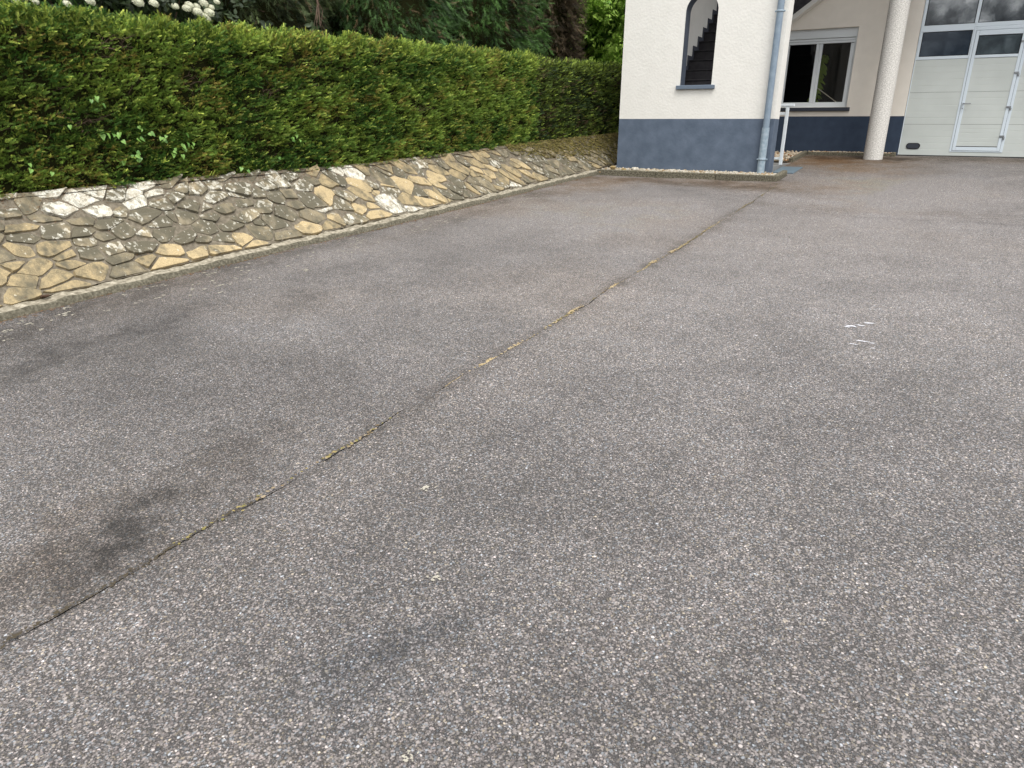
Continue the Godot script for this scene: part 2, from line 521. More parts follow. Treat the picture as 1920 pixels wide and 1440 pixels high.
func build_ground() -> void:
	# far ground, a little under the drive
	var st := ST()
	for i in 12:
		for j in 12:
			var x0 := -90.0 + i * 15.0
			var z0 := 90.0 - j * 15.0
			quad(st, Vector3(x0, gy(z0) - 0.03, z0), Vector3(x0 + 15, gy(z0) - 0.03, z0), Vector3(x0 + 15, gy(z0 - 15) - 0.03, z0 - 15), Vector3(x0, gy(z0 - 15) - 0.03, z0 - 15), UP)
	struct_("ground", done(st), M.soil)
	# garden terrace behind the stone slope
	st = ST()
	for j in 40:
		var z0 := 8.0 - j * 1.0
		var z1 := z0 - 1.0
		var a := Vector3(hedge_x(z0) + 0.05, gy(z0) + interp(BANK, z0) - 0.03, z0)
		var b := Vector3(hedge_x(z1) + 0.05, gy(z1) + interp(BANK, z1) - 0.03, z1)
		quad(st, a, b, Vector3(-60, b.y + 0.6, z1), Vector3(-60, a.y + 0.6, z0), UP)
	struct_("garden_terrace", done(st), M.soil)
	# two strips of asphalt that meet in an open seam
	var nz := noise(1.4, FastNoiseLite.TYPE_SIMPLEX, 4, 7)
	var nw := noise(2.2, FastNoiseLite.TYPE_SIMPLEX, 3, 8)
	var mid := func(z: float) -> float:
		return interp(CRACK, z) + nz.get_noise_1d(z * 1.0) * 0.022
	var gap := func(z: float) -> float:
		return clampf(0.0025 + 0.006 * (nw.get_noise_1d(z + 50.0) + 0.25), 0.0024, 0.0055)
	var un := noise(0.5, FastNoiseLite.TYPE_SIMPLEX, 2, 9)
	var sag := func(x: float, z: float) -> float:
		return un.get_noise_2d(x, z) * 0.012
	var sag_l := func(x: float, z: float) -> float:
		return un.get_noise_2d(x, z) * 0.012 - 0.004
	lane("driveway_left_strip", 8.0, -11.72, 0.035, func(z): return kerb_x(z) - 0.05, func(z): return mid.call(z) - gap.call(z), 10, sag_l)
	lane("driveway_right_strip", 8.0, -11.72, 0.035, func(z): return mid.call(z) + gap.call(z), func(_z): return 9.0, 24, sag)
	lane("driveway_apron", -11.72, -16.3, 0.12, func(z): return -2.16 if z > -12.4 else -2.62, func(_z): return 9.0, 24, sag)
	# thin joint across the drive
	st = ST()
	var nj := noise(0.8, FastNoiseLite.TYPE_SIMPLEX, 3, 17)
	var prev := Vector3.ZERO
	for i in 90:
		var x := -1.95 + i * 0.06
		var z := -9.02 + nj.get_noise_1d(x) * 0.13 + 0.06 * (x + 1.0)
		var p := Vector3(x, gy(z) + un.get_noise_2d(x, z) * 0.012 + 0.004, z)
		var hw := 0.0035 + 0.005 * absf(nj.get_noise_1d(x * 3.0 + 9.0))
		if i > 0 and nj.get_noise_1d(x * 2.0 + 40.0) > -0.32:
			quad(st, prev + Vector3(0, 0, hw), p + Vector3(0, 0, hw), p - Vector3(0, 0, hw), prev - Vector3(0, 0, hw), UP)
		prev = p
	struct_("paving_joint", done(st), M.tar)
	# moss, dead leaves and dirt that fill the seam
	var pm := pebble_mesh(1, 0.35)
	var buf := PackedFloat32Array()
	var z := 0.6
	while z > -11.6:
		var dens := nw.get_noise_1d(z * 0.6 + 200.0)
		var moss := nz.get_noise_1d(z * 0.7 + 300.0)
		z -= 0.006 if dens > -0.15 else 0.03
		var c := Color(0.055, 0.045, 0.03)
		var sc := rnd(0.002, 0.005)
		if z < -1.6 and rng.randf() < 0.6:
			c = Color(0.17, 0.125, 0.07).lerp(Color(0.26, 0.21, 0.14), rng.randf())
			sc = rnd(0.002, 0.006)
		if z < -2.5 and z > -8.2 and moss > 0.05 and rng.randf() < 0.4:
			c = Color(0.26, 0.20, 0.10).lerp(Color(0.36, 0.30, 0.19), rng.randf())
			sc = rnd(0.003, 0.008)
		elif z < -1.2 and moss > -0.45 and rng.randf() < 0.35:
			c = Color(0.13, 0.12, 0.04).lerp(Color(0.24, 0.19, 0.08), rng.randf())
			sc = rnd(0.003, 0.006)
		var x: float = mid.call(z) + rng.randfn() * 0.007
		basis_row(buf, Basis(UP, rnd(0, TAU)) * Basis.from_scale(Vector3(sc * rnd(0.8, 1.8), sc * 0.7, sc * rnd(0.8, 2.2))), Vector3(x, gy(z) + 0.001, z), c)
	for q in [[-2.95, 0.07], [-3.25, 0.06], [-4.4, 0.07], [-5.1, 0.05], [-6.0, 0.05], [-6.45, 0.06], [-3.6, 0.05], [-2.75, 0.05], [-2.98, 0.06], [-3.3, 0.05]]:
		for k in 34:
			var zz: float = q[0] + rng.randfn() * q[1] * 0.8
			basis_row(buf, Basis(UP, rnd(0, TAU)) * Basis.from_scale(Vector3(rnd(0.003, 0.010), 0.003, rnd(0.004, 0.012))), Vector3(mid.call(zz) + rng.randfn() * 0.012, gy(zz) + 0.003, zz), Color(0.30, 0.22, 0.10).lerp(Color(0.42, 0.34, 0.21), rng.randf()))
	var mo := multi("seam_moss", pm, M.pebble, buf)
	tag(mo, "yellow moss and dead leaf crumbs filling the long seam in the asphalt", "moss")
	# white paint marks
	var marks := [
		["larger white paint splash on the right half of the drive", [[-0.33, -4.86, 0.06, 0.02], [-0.29, -4.9, 0.05, 0.014], [-0.25, -4.97, 0.055, 0.016], [-0.36, -4.83, 0.03, 0.012]]],
		["smaller white paint splash just in front of the larger splash", [[-0.24, -4.6, 0.055, 0.011], [-0.29, -4.52, 0.045, 0.010], [-0.18, -4.5, 0.02, 0.008], [-0.19, -4.59, 0.03, 0.008]]],
		["tiny pale paint fleck left of the two white splashes", [[-0.83, -4.4, 0.02, 0.007], [-0.63, -4.43, 0.012, 0.006]]]]
	for k in marks.size():
		var o := thing("paint_splash" if k == 0 else "paint_splash_%03d" % k, marks[k][0], "paint mark")
		for b in marks[k][1]:
			st = ST()
			blob(st, b[0], b[1], b[2] * 0.72, b[3] * 0.8, 0.003 + un.get_noise_2d(b[0], b[1]) * 0.012)
			put("paint_spot", done(st), M.paint, o)
	st = ST()
	for b in [[-1.58, -2.0, 0.022], [-1.21, -1.56, 0.02], [-4.8, -4.47, 0.04], [-0.86, -0.98, 0.016], [-0.83, -1.72, 0.01]]:
		for t in 16:
			var bx: float = b[0] + rng.randfn() * b[2] * 0.5
			var bz: float = b[1] + rng.randfn() * b[2] * 0.5
			blob(st, bx, bz, b[2] * rnd(0.12, 0.4), b[2] * rnd(0.12, 0.35), 0.003 + un.get_noise_2d(bx, bz) * 0.012)
	for t in 150:
		var bz := rnd(-9.5, -1.5)
		var bx := kerb_x(bz) + 0.08 + absf(rng.randfn()) * 0.35
		for u in 3:
			var cx := bx + rng.randfn() * 0.02
			var cz := bz + rng.randfn() * 0.02
			blob(st, cx, cz, rnd(0.005, 0.02), rnd(0.005, 0.02), 0.003 + un.get_noise_2d(cx, cz) * 0.012 - 0.004)
	var li := put("ground_lichen", done(st), M.lichen)
	li.set_meta("kind", "stuff")
	tag(li, "pale lichen flecks scattered on the asphalt along the kerb", "lichen")

func blob(st: SurfaceTool, x: float, z: float, rx: float, rz: float, lift: float) -> void:
	var n := 19
	var c := Vector3(x, gy(z) + lift, z)
	var ring := []
	for k in n:
		var a := TAU * k / n
		var q := rnd(0.35, 1.2)
		var zz := z + sin(a) * rz * q
		ring.append(Vector3(x + cos(a) * rx * q, gy(zz) + lift, zz))
	for k in n:
		tri(st, c, ring[k], ring[(k + 1) % n], UP)

func pebble_mesh(sd: int, flat := 0.7) -> ArrayMesh:
	var sp := SphereMesh.new()
	sp.radius = 1.0
	sp.height = 2.0
	sp.radial_segments = 8
	sp.rings = 4
	var ar := sp.get_mesh_arrays()
	var vs: PackedVector3Array = ar[Mesh.ARRAY_VERTEX]
	var ix: PackedInt32Array = ar[Mesh.ARRAY_INDEX]
	var n := noise(0.9, FastNoiseLite.TYPE_SIMPLEX, 2, sd)
	var st := ST(true)
	for i in range(0, ix.size(), 3):
		var p := []
		for k in 3:
			var v := vs[ix[i + k]]
			v *= 1.0 + 0.35 * n.get_noise_3dv(v)
			v.y *= flat
			p.append(v)
		if (p[0] - p[1]).cross(p[0] - p[2]).length() > 1e-7:
			tri(st, p[0], p[1], p[2], p[0] + p[1] + p[2])
	return done(st).commit()

# ------------------------------------------------------------------ stone slope and its kerb
func build_slope() -> void:
	var w := thing("stone_retaining_wall", "sloping rubble stone retaining wall under the yew hedge", "retaining wall")
	var nm := noise(2.5, FastNoiseLite.TYPE_SIMPLEX, 3, 61)
	var st := ST(false)
	var prev := []
	for r in 170:
		var z := 2.0 - r * 0.1
		var L := slope_len(z)
		var row := []
		for c in 9:
			var v := L * c / 8.0
			row.append(on_slope(z, v, -0.003 + 0.008 * nm.get_noise_2d(z * 3.0, v * 3.0)))
		if r > 0:
			for c in 8:
				quad(st, prev[c], prev[c + 1], row[c + 1], row[c], Vector3(1, 1, 0))
		prev = row
	put("mortar_bed", done(st), M.mortar, w)
	# stones: cells round scattered seeds
	var seeds := []
	var rg := RandomNumberGenerator.new()
	rg.seed = 5
	# the bond changes along the wall: flat courses at the near end, leaning stones towards the house
	var sq := func(a: float) -> float:
		return lerpf(1.5, 0.85, smoothstep(3.5, 7.0, a))
	var lean := func(a: float) -> float:
		return lerpf(-0.05, 0.6, smoothstep(3.5, 7.5, a))
	var weights := PackedFloat32Array()
	var u := -1.2
	var col := 0
	while u < 15.2:
		var hgt0: float = slope_len(-u) * sq.call(u)
		var du := lerpf(0.215, 0.188, clampf((u - 1.0) / 8.0, 0.0, 1.0))
		var nv := maxi(3, roundi(hgt0 / du))
		for k in nv:
			var b0 := hgt0 * (k + 0.5 + (0.25 if col % 2 else -0.25) + rg.randf_range(-0.42, 0.42)) / nv
			seeds.append(Vector2(u + rg.randf_range(-0.55, 0.55) * du, clampf(b0, 0.02, hgt0 - 0.02)))
			weights.append(rg.randf_range(0.0, 0.016))
		u += du
		col += 1
	var white := [[-3.26, 0.9], [-3.5, 0.85], [-3.9, 0.75], [-4.06, 0.93], [-6.64, 0.78], [-6.68, 0.15], [-5.8, 0.42], [-9.13, 0.1], [-7.47, 0.7], [-6.52, 0.9]]
	var made := 0
	var rest := SurfaceTool.new()
	rest.begin(Mesh.PRIMITIVE_TRIANGLES)
	for i in seeds.size():
		var s: Vector2 = seeds[i]
		var L3: float = slope_len(-s.x) * sq.call(s.x)
		var poly := PackedVector2Array([Vector2(s.x - 0.4, 0), Vector2(s.x + 0.4, 0), Vector2(s.x + 0.4, L3), Vector2(s.x - 0.4, L3)])
		for j in seeds.size():
			if j != i and seeds[j].distance_squared_to(s) < 0.6:
				var d: Vector2 = (seeds[j] - s).normalized()
				var m: Vector2 = (seeds[j] + s) / 2.0 + d * (weights[i] - weights[j]) / (2.0 * maxf(0.08, seeds[j].distance_to(s)))
				var cut := PackedVector2Array()
				for k in poly.size():
					var a := poly[k]
					var b := poly[(k + 1) % poly.size()]
					var da := (a - m).dot(d)
					var db := (b - m).dot(d)
					if da <= 0.0:
						cut.append(a)
					if (da < 0.0) != (db < 0.0):
						cut.append(a.lerp(b, da / (da - db)))
				poly = cut
				if poly.size() < 3:
					break
		if poly.size() < 3:
			continue
		var ins := Geometry2D.offset_polygon(poly, -rg.randf_range(0.001, 0.007), Geometry2D.JOIN_MITER)
		if ins.is_empty() or ins[0].size() < 3:
			continue
		var p: PackedVector2Array = ins[0]
		var ring := PackedVector2Array()
		for k in p.size():
			var a := p[k]
			var b := p[(k + 1) % p.size()]
			var t := rg.randf_range(0.04, 0.24)
			var jit := minf(0.016, a.distance_to(b) * 0.10)
			ring.append(a.lerp(b, t) + Vector2(rg.randf_range(-jit, jit), rg.randf_range(-jit, jit)))
			if a.distance_to(b) > 0.06:
				ring.append(a.lerp(b, 1.0 - t) + Vector2(rg.randf_range(-jit, jit), rg.randf_range(-jit, jit)))
		var cen := Vector2.ZERO
		for q in ring:
			cen += q
		cen /= ring.size()
		var size := 0.0
		for q in ring:
			size += q.distance_to(cen) / ring.size()
		if size < 0.025:
			continue
		var hgt := rg.randf_range(0.002, 0.011) + size * 0.012
		var tilt := Vector2(rg.randf_range(-0.10, 0.10), rg.randf_range(-0.20, 0.03))
		var at := func(q: Vector2, h: float) -> Vector3:
			var v: float = q.y / sq.call(q.x)
			return on_slope(-(q.x - lean.call(q.x) * (v - 0.45)), v, h)
		var so := ST()
		var n := ring.size()
		var top := []
		var inner := []
		for k in n:
			var q2 := ring[k].lerp(cen, 0.03 + 0.05 * rg.randf())
			top.append(at.call(q2, hgt * rg.randf_range(0.7, 1.0) + (q2 - cen).dot(tilt)))
		for k in n:
			var q3 := ring[k].lerp(cen, 0.42)
			inner.append(at.call(q3, hgt * rg.randf_range(0.9, 1.2) + 0.002 + (q3 - cen).dot(tilt)))
		var out := Vector3(1, 1, 0)
		var mid3: Vector3 = at.call(cen, 0.0)
		for k in n:
			var k2 := (k + 1) % n
			var b0: Vector3 = at.call(ring[k], -0.035)
			var b1: Vector3 = at.call(ring[k2], -0.035)
			quad(so, b0, b1, top[k2], top[k], b0 + b1 - 2.0 * mid3)
			quad(so, top[k], top[k2], inner[k2], inner[k], out)
			if k > 0 and k < n - 1:
				tri(so, inner[0], inner[k], inner[k2], out)
		# which stone it is
		var zc := -cen.x
		var fv := cen.y / L3
		var kind := 2
		var r1 := rg.randf()
		if zc > -3.1:
			kind = 0 if fv < 0.35 else ([1, 2, 2, 0][int(r1 * 4)] if fv < 0.75 else [3, 4, 1][int(r1 * 3)])
		elif zc > -5.8:
			kind = [0, 1, 1, 7][int(r1 * 4)] if fv < 0.2 else ([2, 2, 2, 1, 3][int(r1 * 5)] if fv < 0.7 else [3, 4, 3, 4, 2][int(r1 * 5)])
		elif zc > -10.0:
			kind = [0, 7, 1, 0, 3, 7, 2][int(r1 * 7)] if fv < 0.62 else [2, 3, 1, 0, 4][int(r1 * 5)]
		else:
			kind = [1, 2, 1, 0, 2][int(r1 * 5)] if fv < 0.5 or zc > -10.6 else 6
		if zc < -12.0 and r1 < 0.7:
			kind = 6
		for q in white:
			if absf(q[0] - zc) < 0.12 and absf(q[1] - fv) < 0.13:
				kind = 5
		if zc > -1.7 or zc < -13.9 or made >= 299:
			rest.append_from(done(so).commit(), 0, Transform3D())
		else:
			put("stone", done(so), M.stones[kind], w)
			made += 1
	put("outlying_stones", rest, M.stones[2], w).set_meta("kind", "stuff")
	# cast concrete kerb at the foot
	var kb := thing("concrete_kerb", "low weathered concrete kerb curving along the foot of the stone slope", "kerb")
	var nk := noise(3.0, FastNoiseLite.TYPE_SIMPLEX, 4, 71)
	st = ST(false)
	var sf := ST(false)
	prev = []
	for r in 300:
		var z := 2.0 - r * 0.046
		var x := kerb_x(z)
		var e := nk.get_noise_1d(z * 2.0) * 0.012
		var g := gy(z)
		var hh := 0.052 + nk.get_noise_1d(z * 1.3 + 60.0) * 0.014
		var row := [Vector3(x + 0.006 + e, g - 0.03, z), Vector3(x + e, g + hh * 0.6, z), Vector3(x - 0.012 + e, g + hh, z), Vector3(x - 0.06, g + hh + 0.012 + nk.get_noise_1d(z * 4.0) * 0.006, z), Vector3(x - 0.085 + nk.get_noise_1d(z * 7.0) * 0.02, g + hh + 0.018 + nk.get_noise_1d(z * 5.0 + 9.0) * 0.010, z), Vector3(x - 0.118 + nk.get_noise_1d(z * 6.0 + 30.0) * 0.04, g + hh + 0.014, z), Vector3(x - 0.19, g + 0.02, z)]
		if r > 0:
			for c in 6:
				quad(st if c > 1 else sf, prev[c], prev[c + 1], row[c + 1], row[c], Vector3(1, 1.5, 0) if c < 5 else UP)
		prev = row
	put("kerb_top", done(st), M.concrete, kb)
	put("kerb_face", done(sf), M.kerb_dark, kb)
	# dead needles in the joints and along the top
	var nd := PackedFloat32Array()
	var cm := BoxMesh.new()
	cm.size = Vector3(0.0018, 0.018, 0.0012)
	for k in 5200:
		var z := rnd(-13.5, -1.5)
		var L := slope_len(z)
		var v := L - absf(rng.randfn()) * 0.12 * L if rng.randf() < 0.7 else L * rng.randf()
		if v < 0:
			continue
		var c := Color(0.22, 0.10, 0.04).lerp(Color(0.12, 0.07, 0.035), rng.randf())
		basis_row(nd, facing(Vector3(rng.randfn(), rng.randfn() * 0.6, rng.randfn()), rng.randf() * TAU), on_slope(z, v, rnd(-0.006, 0.02)), c)
	for k in 1500:
		var z := rnd(-11.3, -0.8)
		basis_row(nd, facing(Vector3(rng.randfn(), 0.0, rng.randfn()), rng.randf() * TAU), Vector3(kerb_x(z) + absf(rng.randfn()) * 0.05, gy(z) + 0.004, z), Color(0.22, 0.11, 0.05).lerp(Color(0.16, 0.10, 0.05), rng.randf()))
	var ndo := multi("dead_needles", cm, M.pebble, nd)
	tag(ndo, "rust brown dead needles fallen on the stone slope and kerb", "needles")
	# moss cushions at the house end
	var mb := PackedFloat32Array()
	var pm := pebble_mesh(4, 0.5)
	for k in 5200:
		var z := rnd(-15.0, -9.8)
		var L := slope_len(z)
		var v := L * (1.0 - absf(rng.randfn()) * 0.35 * clampf((-9.0 - z) / 3.0, 0.1, 1.2))
		if v < 0.0 or v > L:
			continue
		var sc := rnd(0.005, 0.016)
		basis_row(mb, Basis(UP, rng.randf() * TAU) * Basis.from_scale(Vector3(sc, sc, sc * 1.4)), on_slope(z, v, rnd(0.0, 0.02)), Color(0.11, 0.10, 0.03).lerp(Color(0.20, 0.165, 0.06), rng.randf()) * rnd(0.5, 1.3))
	var mo := multi("moss_cushions", pm, M.pebble, mb)
	tag(mo, "olive moss cushions on the stone slope beside the house corner", "moss")
	# the brown lump lying on the kerb
	st = ST()
	var rm := pebble_mesh(9, 0.5)
	var o := put("stone_chip", rm, M.dark_leaf)
	o.position = Vector3(-5.80, gy(-2.73) + 0.085, -2.73)
	o.scale = Vector3(0.026, 0.022, 0.04)
	tag(o, "small dark brown stone chip lying on the concrete kerb", "stone")

# ------------------------------------------------------------------ plants
func sprig_mesh(len_: float, n: int, needle: float, wide: float, droop: float, sd: int) -> ArrayMesh:
	var r := RandomNumberGenerator.new()
	r.seed = sd
	var st := ST()
	for i in n:
		var t := (i + 0.5) / n
		var p := Vector3(0, t * len_, -droop * t * t * len_)
		for s in [-1.0, 1.0]:
			var L := needle * (1.0 - 0.45 * t) * r.randf_range(0.8, 1.15)
			var d := Vector3(s * cos(0.75), sin(0.75) + r.randf_range(-0.2, 0.2), r.randf_range(-0.25, 0.45)).normalized()
			var side := d.cross(Vector3(0.1, 0, 1)).normalized() * wide
			var e := p + d * L
			var m := p + d * L * 0.45
			tri(st, p, m + side, e, Vector3.BACK)
			tri(st, p, e, m - side, Vector3.BACK)
	var tip := Vector3(0, len_, -droop * len_)
	tri(st, Vector3(-wide, len_ * 0.8, -droop * 0.64 * len_), Vector3(wide, len_ * 0.8, -droop * 0.64 * len_), tip + Vector3(0, needle * 0.6, 0), Vector3.BACK)
	tri(st, Vector3(-wide * 0.5, 0, 0), Vector3(wide * 0.5, 0, 0), tip, Vector3.BACK)
	return done(st).commit()

func spray_mesh(sd: int, len_ := 0.26) -> ArrayMesh:          # a cypress spray: thin drooping side shoots on a bent stalk
	var r := RandomNumberGenerator.new()
	r.seed = sd
	var st := ST()
	for i in 7:
		var t := (i + 0.6) / 7.0
		var p := Vector3(0, t * len_, -0.35 * t * t * len_)
		for s in [-1.0, 1.0]:
			var L := len_ * 0.42 * (1.0 - 0.55 * t) * r.randf_range(0.5, 1.3)
			var d := Vector3(s * r.randf_range(0.35, 0.75), 0.8, r.randf_range(-0.6, 0.3)).normalized()
			var e := p + d * L
			var side := d.cross(Vector3.BACK).normalized() * len_ * 0.020
			tri(st, p - side, p + side, e, Vector3.BACK)
			var q := p + d * L * 0.4
			var d2: Vector3 = (d + side.normalized() * s * -0.7).normalized()
			tri(st, q - side * 0.7, q + side * 0.7, q + d2 * L * 0.4, Vector3.BACK)
	tri(st, Vector3(-0.003, 0, 0), Vector3(0.003, 0, 0), Vector3(0, len_ * 1.1, -0.38 * len_), Vector3.BACK)
	return done(st).commit()

func leaf_shape(st: SurfaceTool, base: Vector3, dir: Vector3, nrm: Vector3, L: float, W: float, fold := 0.15) -> void:
	var d := dir.normalized()
	var s := d.cross(nrm).normalized()
	var n := s.cross(d).normalized()
	var pts := [[0.0, 0.0], [0.25, 0.42], [0.5, 0.5], [0.8, 0.28], [1.0, 0.0]]
	for i in 4:
		var a0: Vector3 = base + d * L * pts[i][0] - n * L * 0.18 * pts[i][0] * pts[i][0]
		var a1: Vector3 = base + d * L * pts[i + 1][0] - n * L * 0.18 * pts[i + 1][0] * pts[i + 1][0]
		for sg in [-1.0, 1.0]:
			var b0: Vector3 = a0 + s * sg * W * pts[i][1] + n * W * fold * pts[i][1]
			var b1: Vector3 = a1 + s * sg * W * pts[i + 1][1] + n * W * fold * pts[i + 1][1]
			if i > 0:
				tri(st, a0, b0, b1, n)
			if i < 3:
				tri(st, a0, b1, a1, n)
			elif i == 3:
				tri(st, a0, b0, a1, n)

func yew(called: String, label: String, z0: float, z1: float, count: int, pal: Array, sd: int, back: float, bare := []) -> void:
	rng.seed = sd
	var h := thing(called, label, "hedge")
	var bump := noise(1.1, FastNoiseLite.TYPE_SIMPLEX, 3, sd)
	var tone := noise(0.75, FastNoiseLite.TYPE_SIMPLEX, 3, sd + 1)
	var hole := noise(2.6, FastNoiseLite.TYPE_SIMPLEX, 2, sd + 2)
	var face := func(z: float, y: float) -> float:
		return hedge_x(z) - back + bump.get_noise_2d(z * 1.6, y * 1.6) * 0.045 + hole.get_noise_2d(z, y) * 0.04 - 0.02
	var st := ST(false)
	var prev := []
	var steps := int((z0 - z1) / 0.15)
	for i in steps + 1:
		var z := lerpf(z0, z1, float(i) / steps)
		var yb := gy(z) + interp(BANK, z) - 0.05
		var yt := interp(HTOP, z)
		var row := []
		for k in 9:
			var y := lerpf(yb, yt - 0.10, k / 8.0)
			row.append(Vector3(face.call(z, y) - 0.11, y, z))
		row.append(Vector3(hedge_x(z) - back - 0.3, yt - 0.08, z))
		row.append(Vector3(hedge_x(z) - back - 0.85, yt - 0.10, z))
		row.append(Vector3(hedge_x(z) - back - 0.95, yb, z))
		if i > 0:
			for k in row.size() - 1:
				quad(st, prev[k], prev[k + 1], row[k + 1], row[k], Vector3(1, 0.3, 0) if k < 8 else (UP if k < 10 else Vector3.LEFT))
		prev = row
	put("inner_growth", done(st), M.hedge_core, h)
	# twigs behind the leaves
	st = ST()
	for k in 520:
		var z := rnd(z1, z0)
		var y := rnd(gy(z) + interp(BANK, z) + 0.05, interp(HTOP, z) - 0.1)
		var p := Vector3(face.call(z, y) - 0.14, y, z)
		var e := p + Vector3(rnd(0.06, 0.17), rnd(-0.03, 0.14), rnd(-0.16, 0.16))
		var r := rnd(0.0016, 0.004)
		tube(st, [p, (p + e) / 2 + rdir() * 0.02, e], [r * 1.3, r, r * 0.5], 3, false)
	for q in bare:                       # bare spots where the twigs show
		for k in 26:
			var z: float = q[0] + rng.randfn() * 0.10
			var y: float = q[1] + rng.randfn() * 0.05
			var p := Vector3(face.call(z, y) - 0.05, y, z)
			var e := p + Vector3(rnd(0.02, 0.08), rnd(-0.03, 0.08), rnd(-0.14, 0.14))
			tube(st, [p, (p + e) / 2 + rdir() * 0.015, e], [0.0034, 0.0028, 0.0014], 4, false)
	put("twigs", done(st), M.twig, h).set_meta("kind", "stuff")
	var bufs := [PackedFloat32Array(), PackedFloat32Array(), PackedFloat32Array()]
	for k in count:
		var z := rnd(z1, z0)
		var yb := gy(z) + interp(BANK, z)
		var yt := interp(HTOP, z)
		var pos := Vector3()
		var out := Vector3()
		var near_top := 0.0
		if rng.randf() < 0.72:
			var y := rnd(yb - 0.05, yt + 0.01)
			var g := hole.get_noise_2d(z * 1.7, y * 2.4 + 30.0)
			if g < -0.24 and rng.randf() < 0.85:
				continue
			var thin := false
			for q in bare:
				if pow((z - q[0]) / 0.17, 2.0) + pow((y - q[1]) / 0.07, 2.0) < 1.0:
					thin = true
			if thin and rng.randf() < 0.75:
				continue
			var deep := rng.randf()
			pos = Vector3(face.call(z, y) - 0.16 * deep * deep + 0.03 * g, y, z)
			out = Vector3(0.85, rnd(-0.05, 0.55), rng.randfn() * 0.45)
			near_top = clampf((y - yt + 0.22) / 0.22, 0.0, 1.0)
			var round_ := maxf(0.0, (y - yt + 0.14) / 0.14)
			pos.x -= round_ * round_ * 0.10
		else:
			var x := rng.randf()
			pos = Vector3(hedge_x(z) - back - 0.04 - x * x * 0.85, yt - absf(rng.randfn()) * 0.05 + 0.02 + bump.get_noise_2d(z * 2.2, x * 2.0) * 0.09, z)
			out = Vector3(rnd(-0.3, 1.0), rnd(0.25, 1.0), rng.randfn() * 0.6)
			near_top = 0.9
		var t := tone.get_noise_2d(pos.z, pos.y * 1.5) * 1.5 + rng.randfn() * 0.22
		var c: Color = pal[0].lerp(pal[1], clampf(t + 0.5, 0.0, 1.0))
		if tone.get_noise_2d(pos.z * 2.0 + 70.0, pos.y * 2.0) > 0.26 and rng.randf() < 0.35:
			c = pal[3]
		if rng.randf() < 0.22 + 0.33 * near_top:  # new growth is more frequent towards the hedge top
			c = c.lerp(pal[2], rnd(0.3, 1.0))
		c = c * rnd(0.45, 1.55)
		basis_row(bufs[k % 3], facing(out, rng.randf() * TAU, rnd(0.7, 1.25)), pos, c)
	for k in 3:
		var fo := multi("foliage", sprig_mesh([0.055, 0.045, 0.065][k], [7, 6, 8][k], 0.017, 0.0026, [0.25, 0.1, 0.4][k], sd + k), M.needle, bufs[k], h)
		fo.set_meta("kind", "stuff")

func conifer(called: String, label: String, at: Vector3, rad: float, high: float, count: int, c0: Color, c1: Color, sd: int) -> void:
	rng.seed = sd
	var t := thing(called, label, "tree", "dark conifers behind the hedge")
	t.position = at
	var st := ST(false)
	tube(st, [Vector3(0, -0.3, 0), Vector3(0.04, high * 0.5, 0.03), Vector3(0, high, 0)], [0.12, 0.08, 0.02], 8)
	put("trunk", done(st), M.bark, t)
	st = ST()
	for k in 90:
		var y := rnd(0.15, 0.92) * high
		var a := rng.randf() * TAU
		var r := rad * (1.0 - 0.75 * y / high) * rnd(0.7, 1.0)
		tube(st, [Vector3(0, y, 0), Vector3(cos(a) * r * 0.5, y + 0.05, sin(a) * r * 0.5), Vector3(cos(a) * r, y + rnd(-0.3, 0.2), sin(a) * r)], [0.025, 0.014, 0.005], 4, false)
	put("branches", done(st), M.bark, t)
	var n := noise(0.9, FastNoiseLite.TYPE_SIMPLEX, 3, sd)
	st = ST(false)
	var prev := []
	for i in 14:
		var y := high * i / 13.0
		var row := []
		for k in 18:
			var a := TAU * k / 18.0
			var r := rad * (1.0 - 0.8 * i / 13.0) * (0.66 + 0.3 * n.get_noise_3d(cos(a) * 2, y, sin(a) * 2))
			row.append(Vector3(cos(a) * r, y, sin(a) * r))
		if i > 0:
			for k in 18:
				var k2 := (k + 1) % 18
				quad(st, prev[k], prev[k2], row[k2], row[k], row[k] + row[k2] - Vector3(0, 2 * y, 0))
		prev = row
	put("inner_growth", done(st), M.hedge_core, t)
	var bufs := [PackedFloat32Array(), PackedFloat32Array()]
	for k in count:
		var y := high * (1.0 - sqrt(rng.randf())) * 1.0 if rng.randf() < 0.3 else rnd(0.05, 0.55) * high
		var a := rng.randf() * TAU
		var q := n.get_noise_3d(cos(a) * 2.2, y * 1.3, sin(a) * 2.2)
		if q < -0.15 and rng.randf() < 0.7:
			continue
		var r := rad * (1.0 - 0.8 * y / high) * (0.82 + 0.5 * q + rnd(-0.16, 0.14))
		var out := Vector3(cos(a), rnd(-1.6, 0.3), sin(a)) + rdir() * 0.35
		var c := c0.lerp(c1, clampf(0.5 + q * 1.4 + rng.randfn() * 0.25, 0, 1))
		if rng.randf() < 0.07:
			c = Color(0.10, 0.07, 0.035)
		basis_row(bufs[k % 2], facing(out, rng.randf() * TAU, rnd(0.6, 1.2)), Vector3(cos(a) * r, y, sin(a) * r), c * rnd(0.25, 1.9))
	for k in 2:
		multi("crown", spray_mesh(sd + k, [0.17, 0.13][k]), M.needle, bufs[k], t)

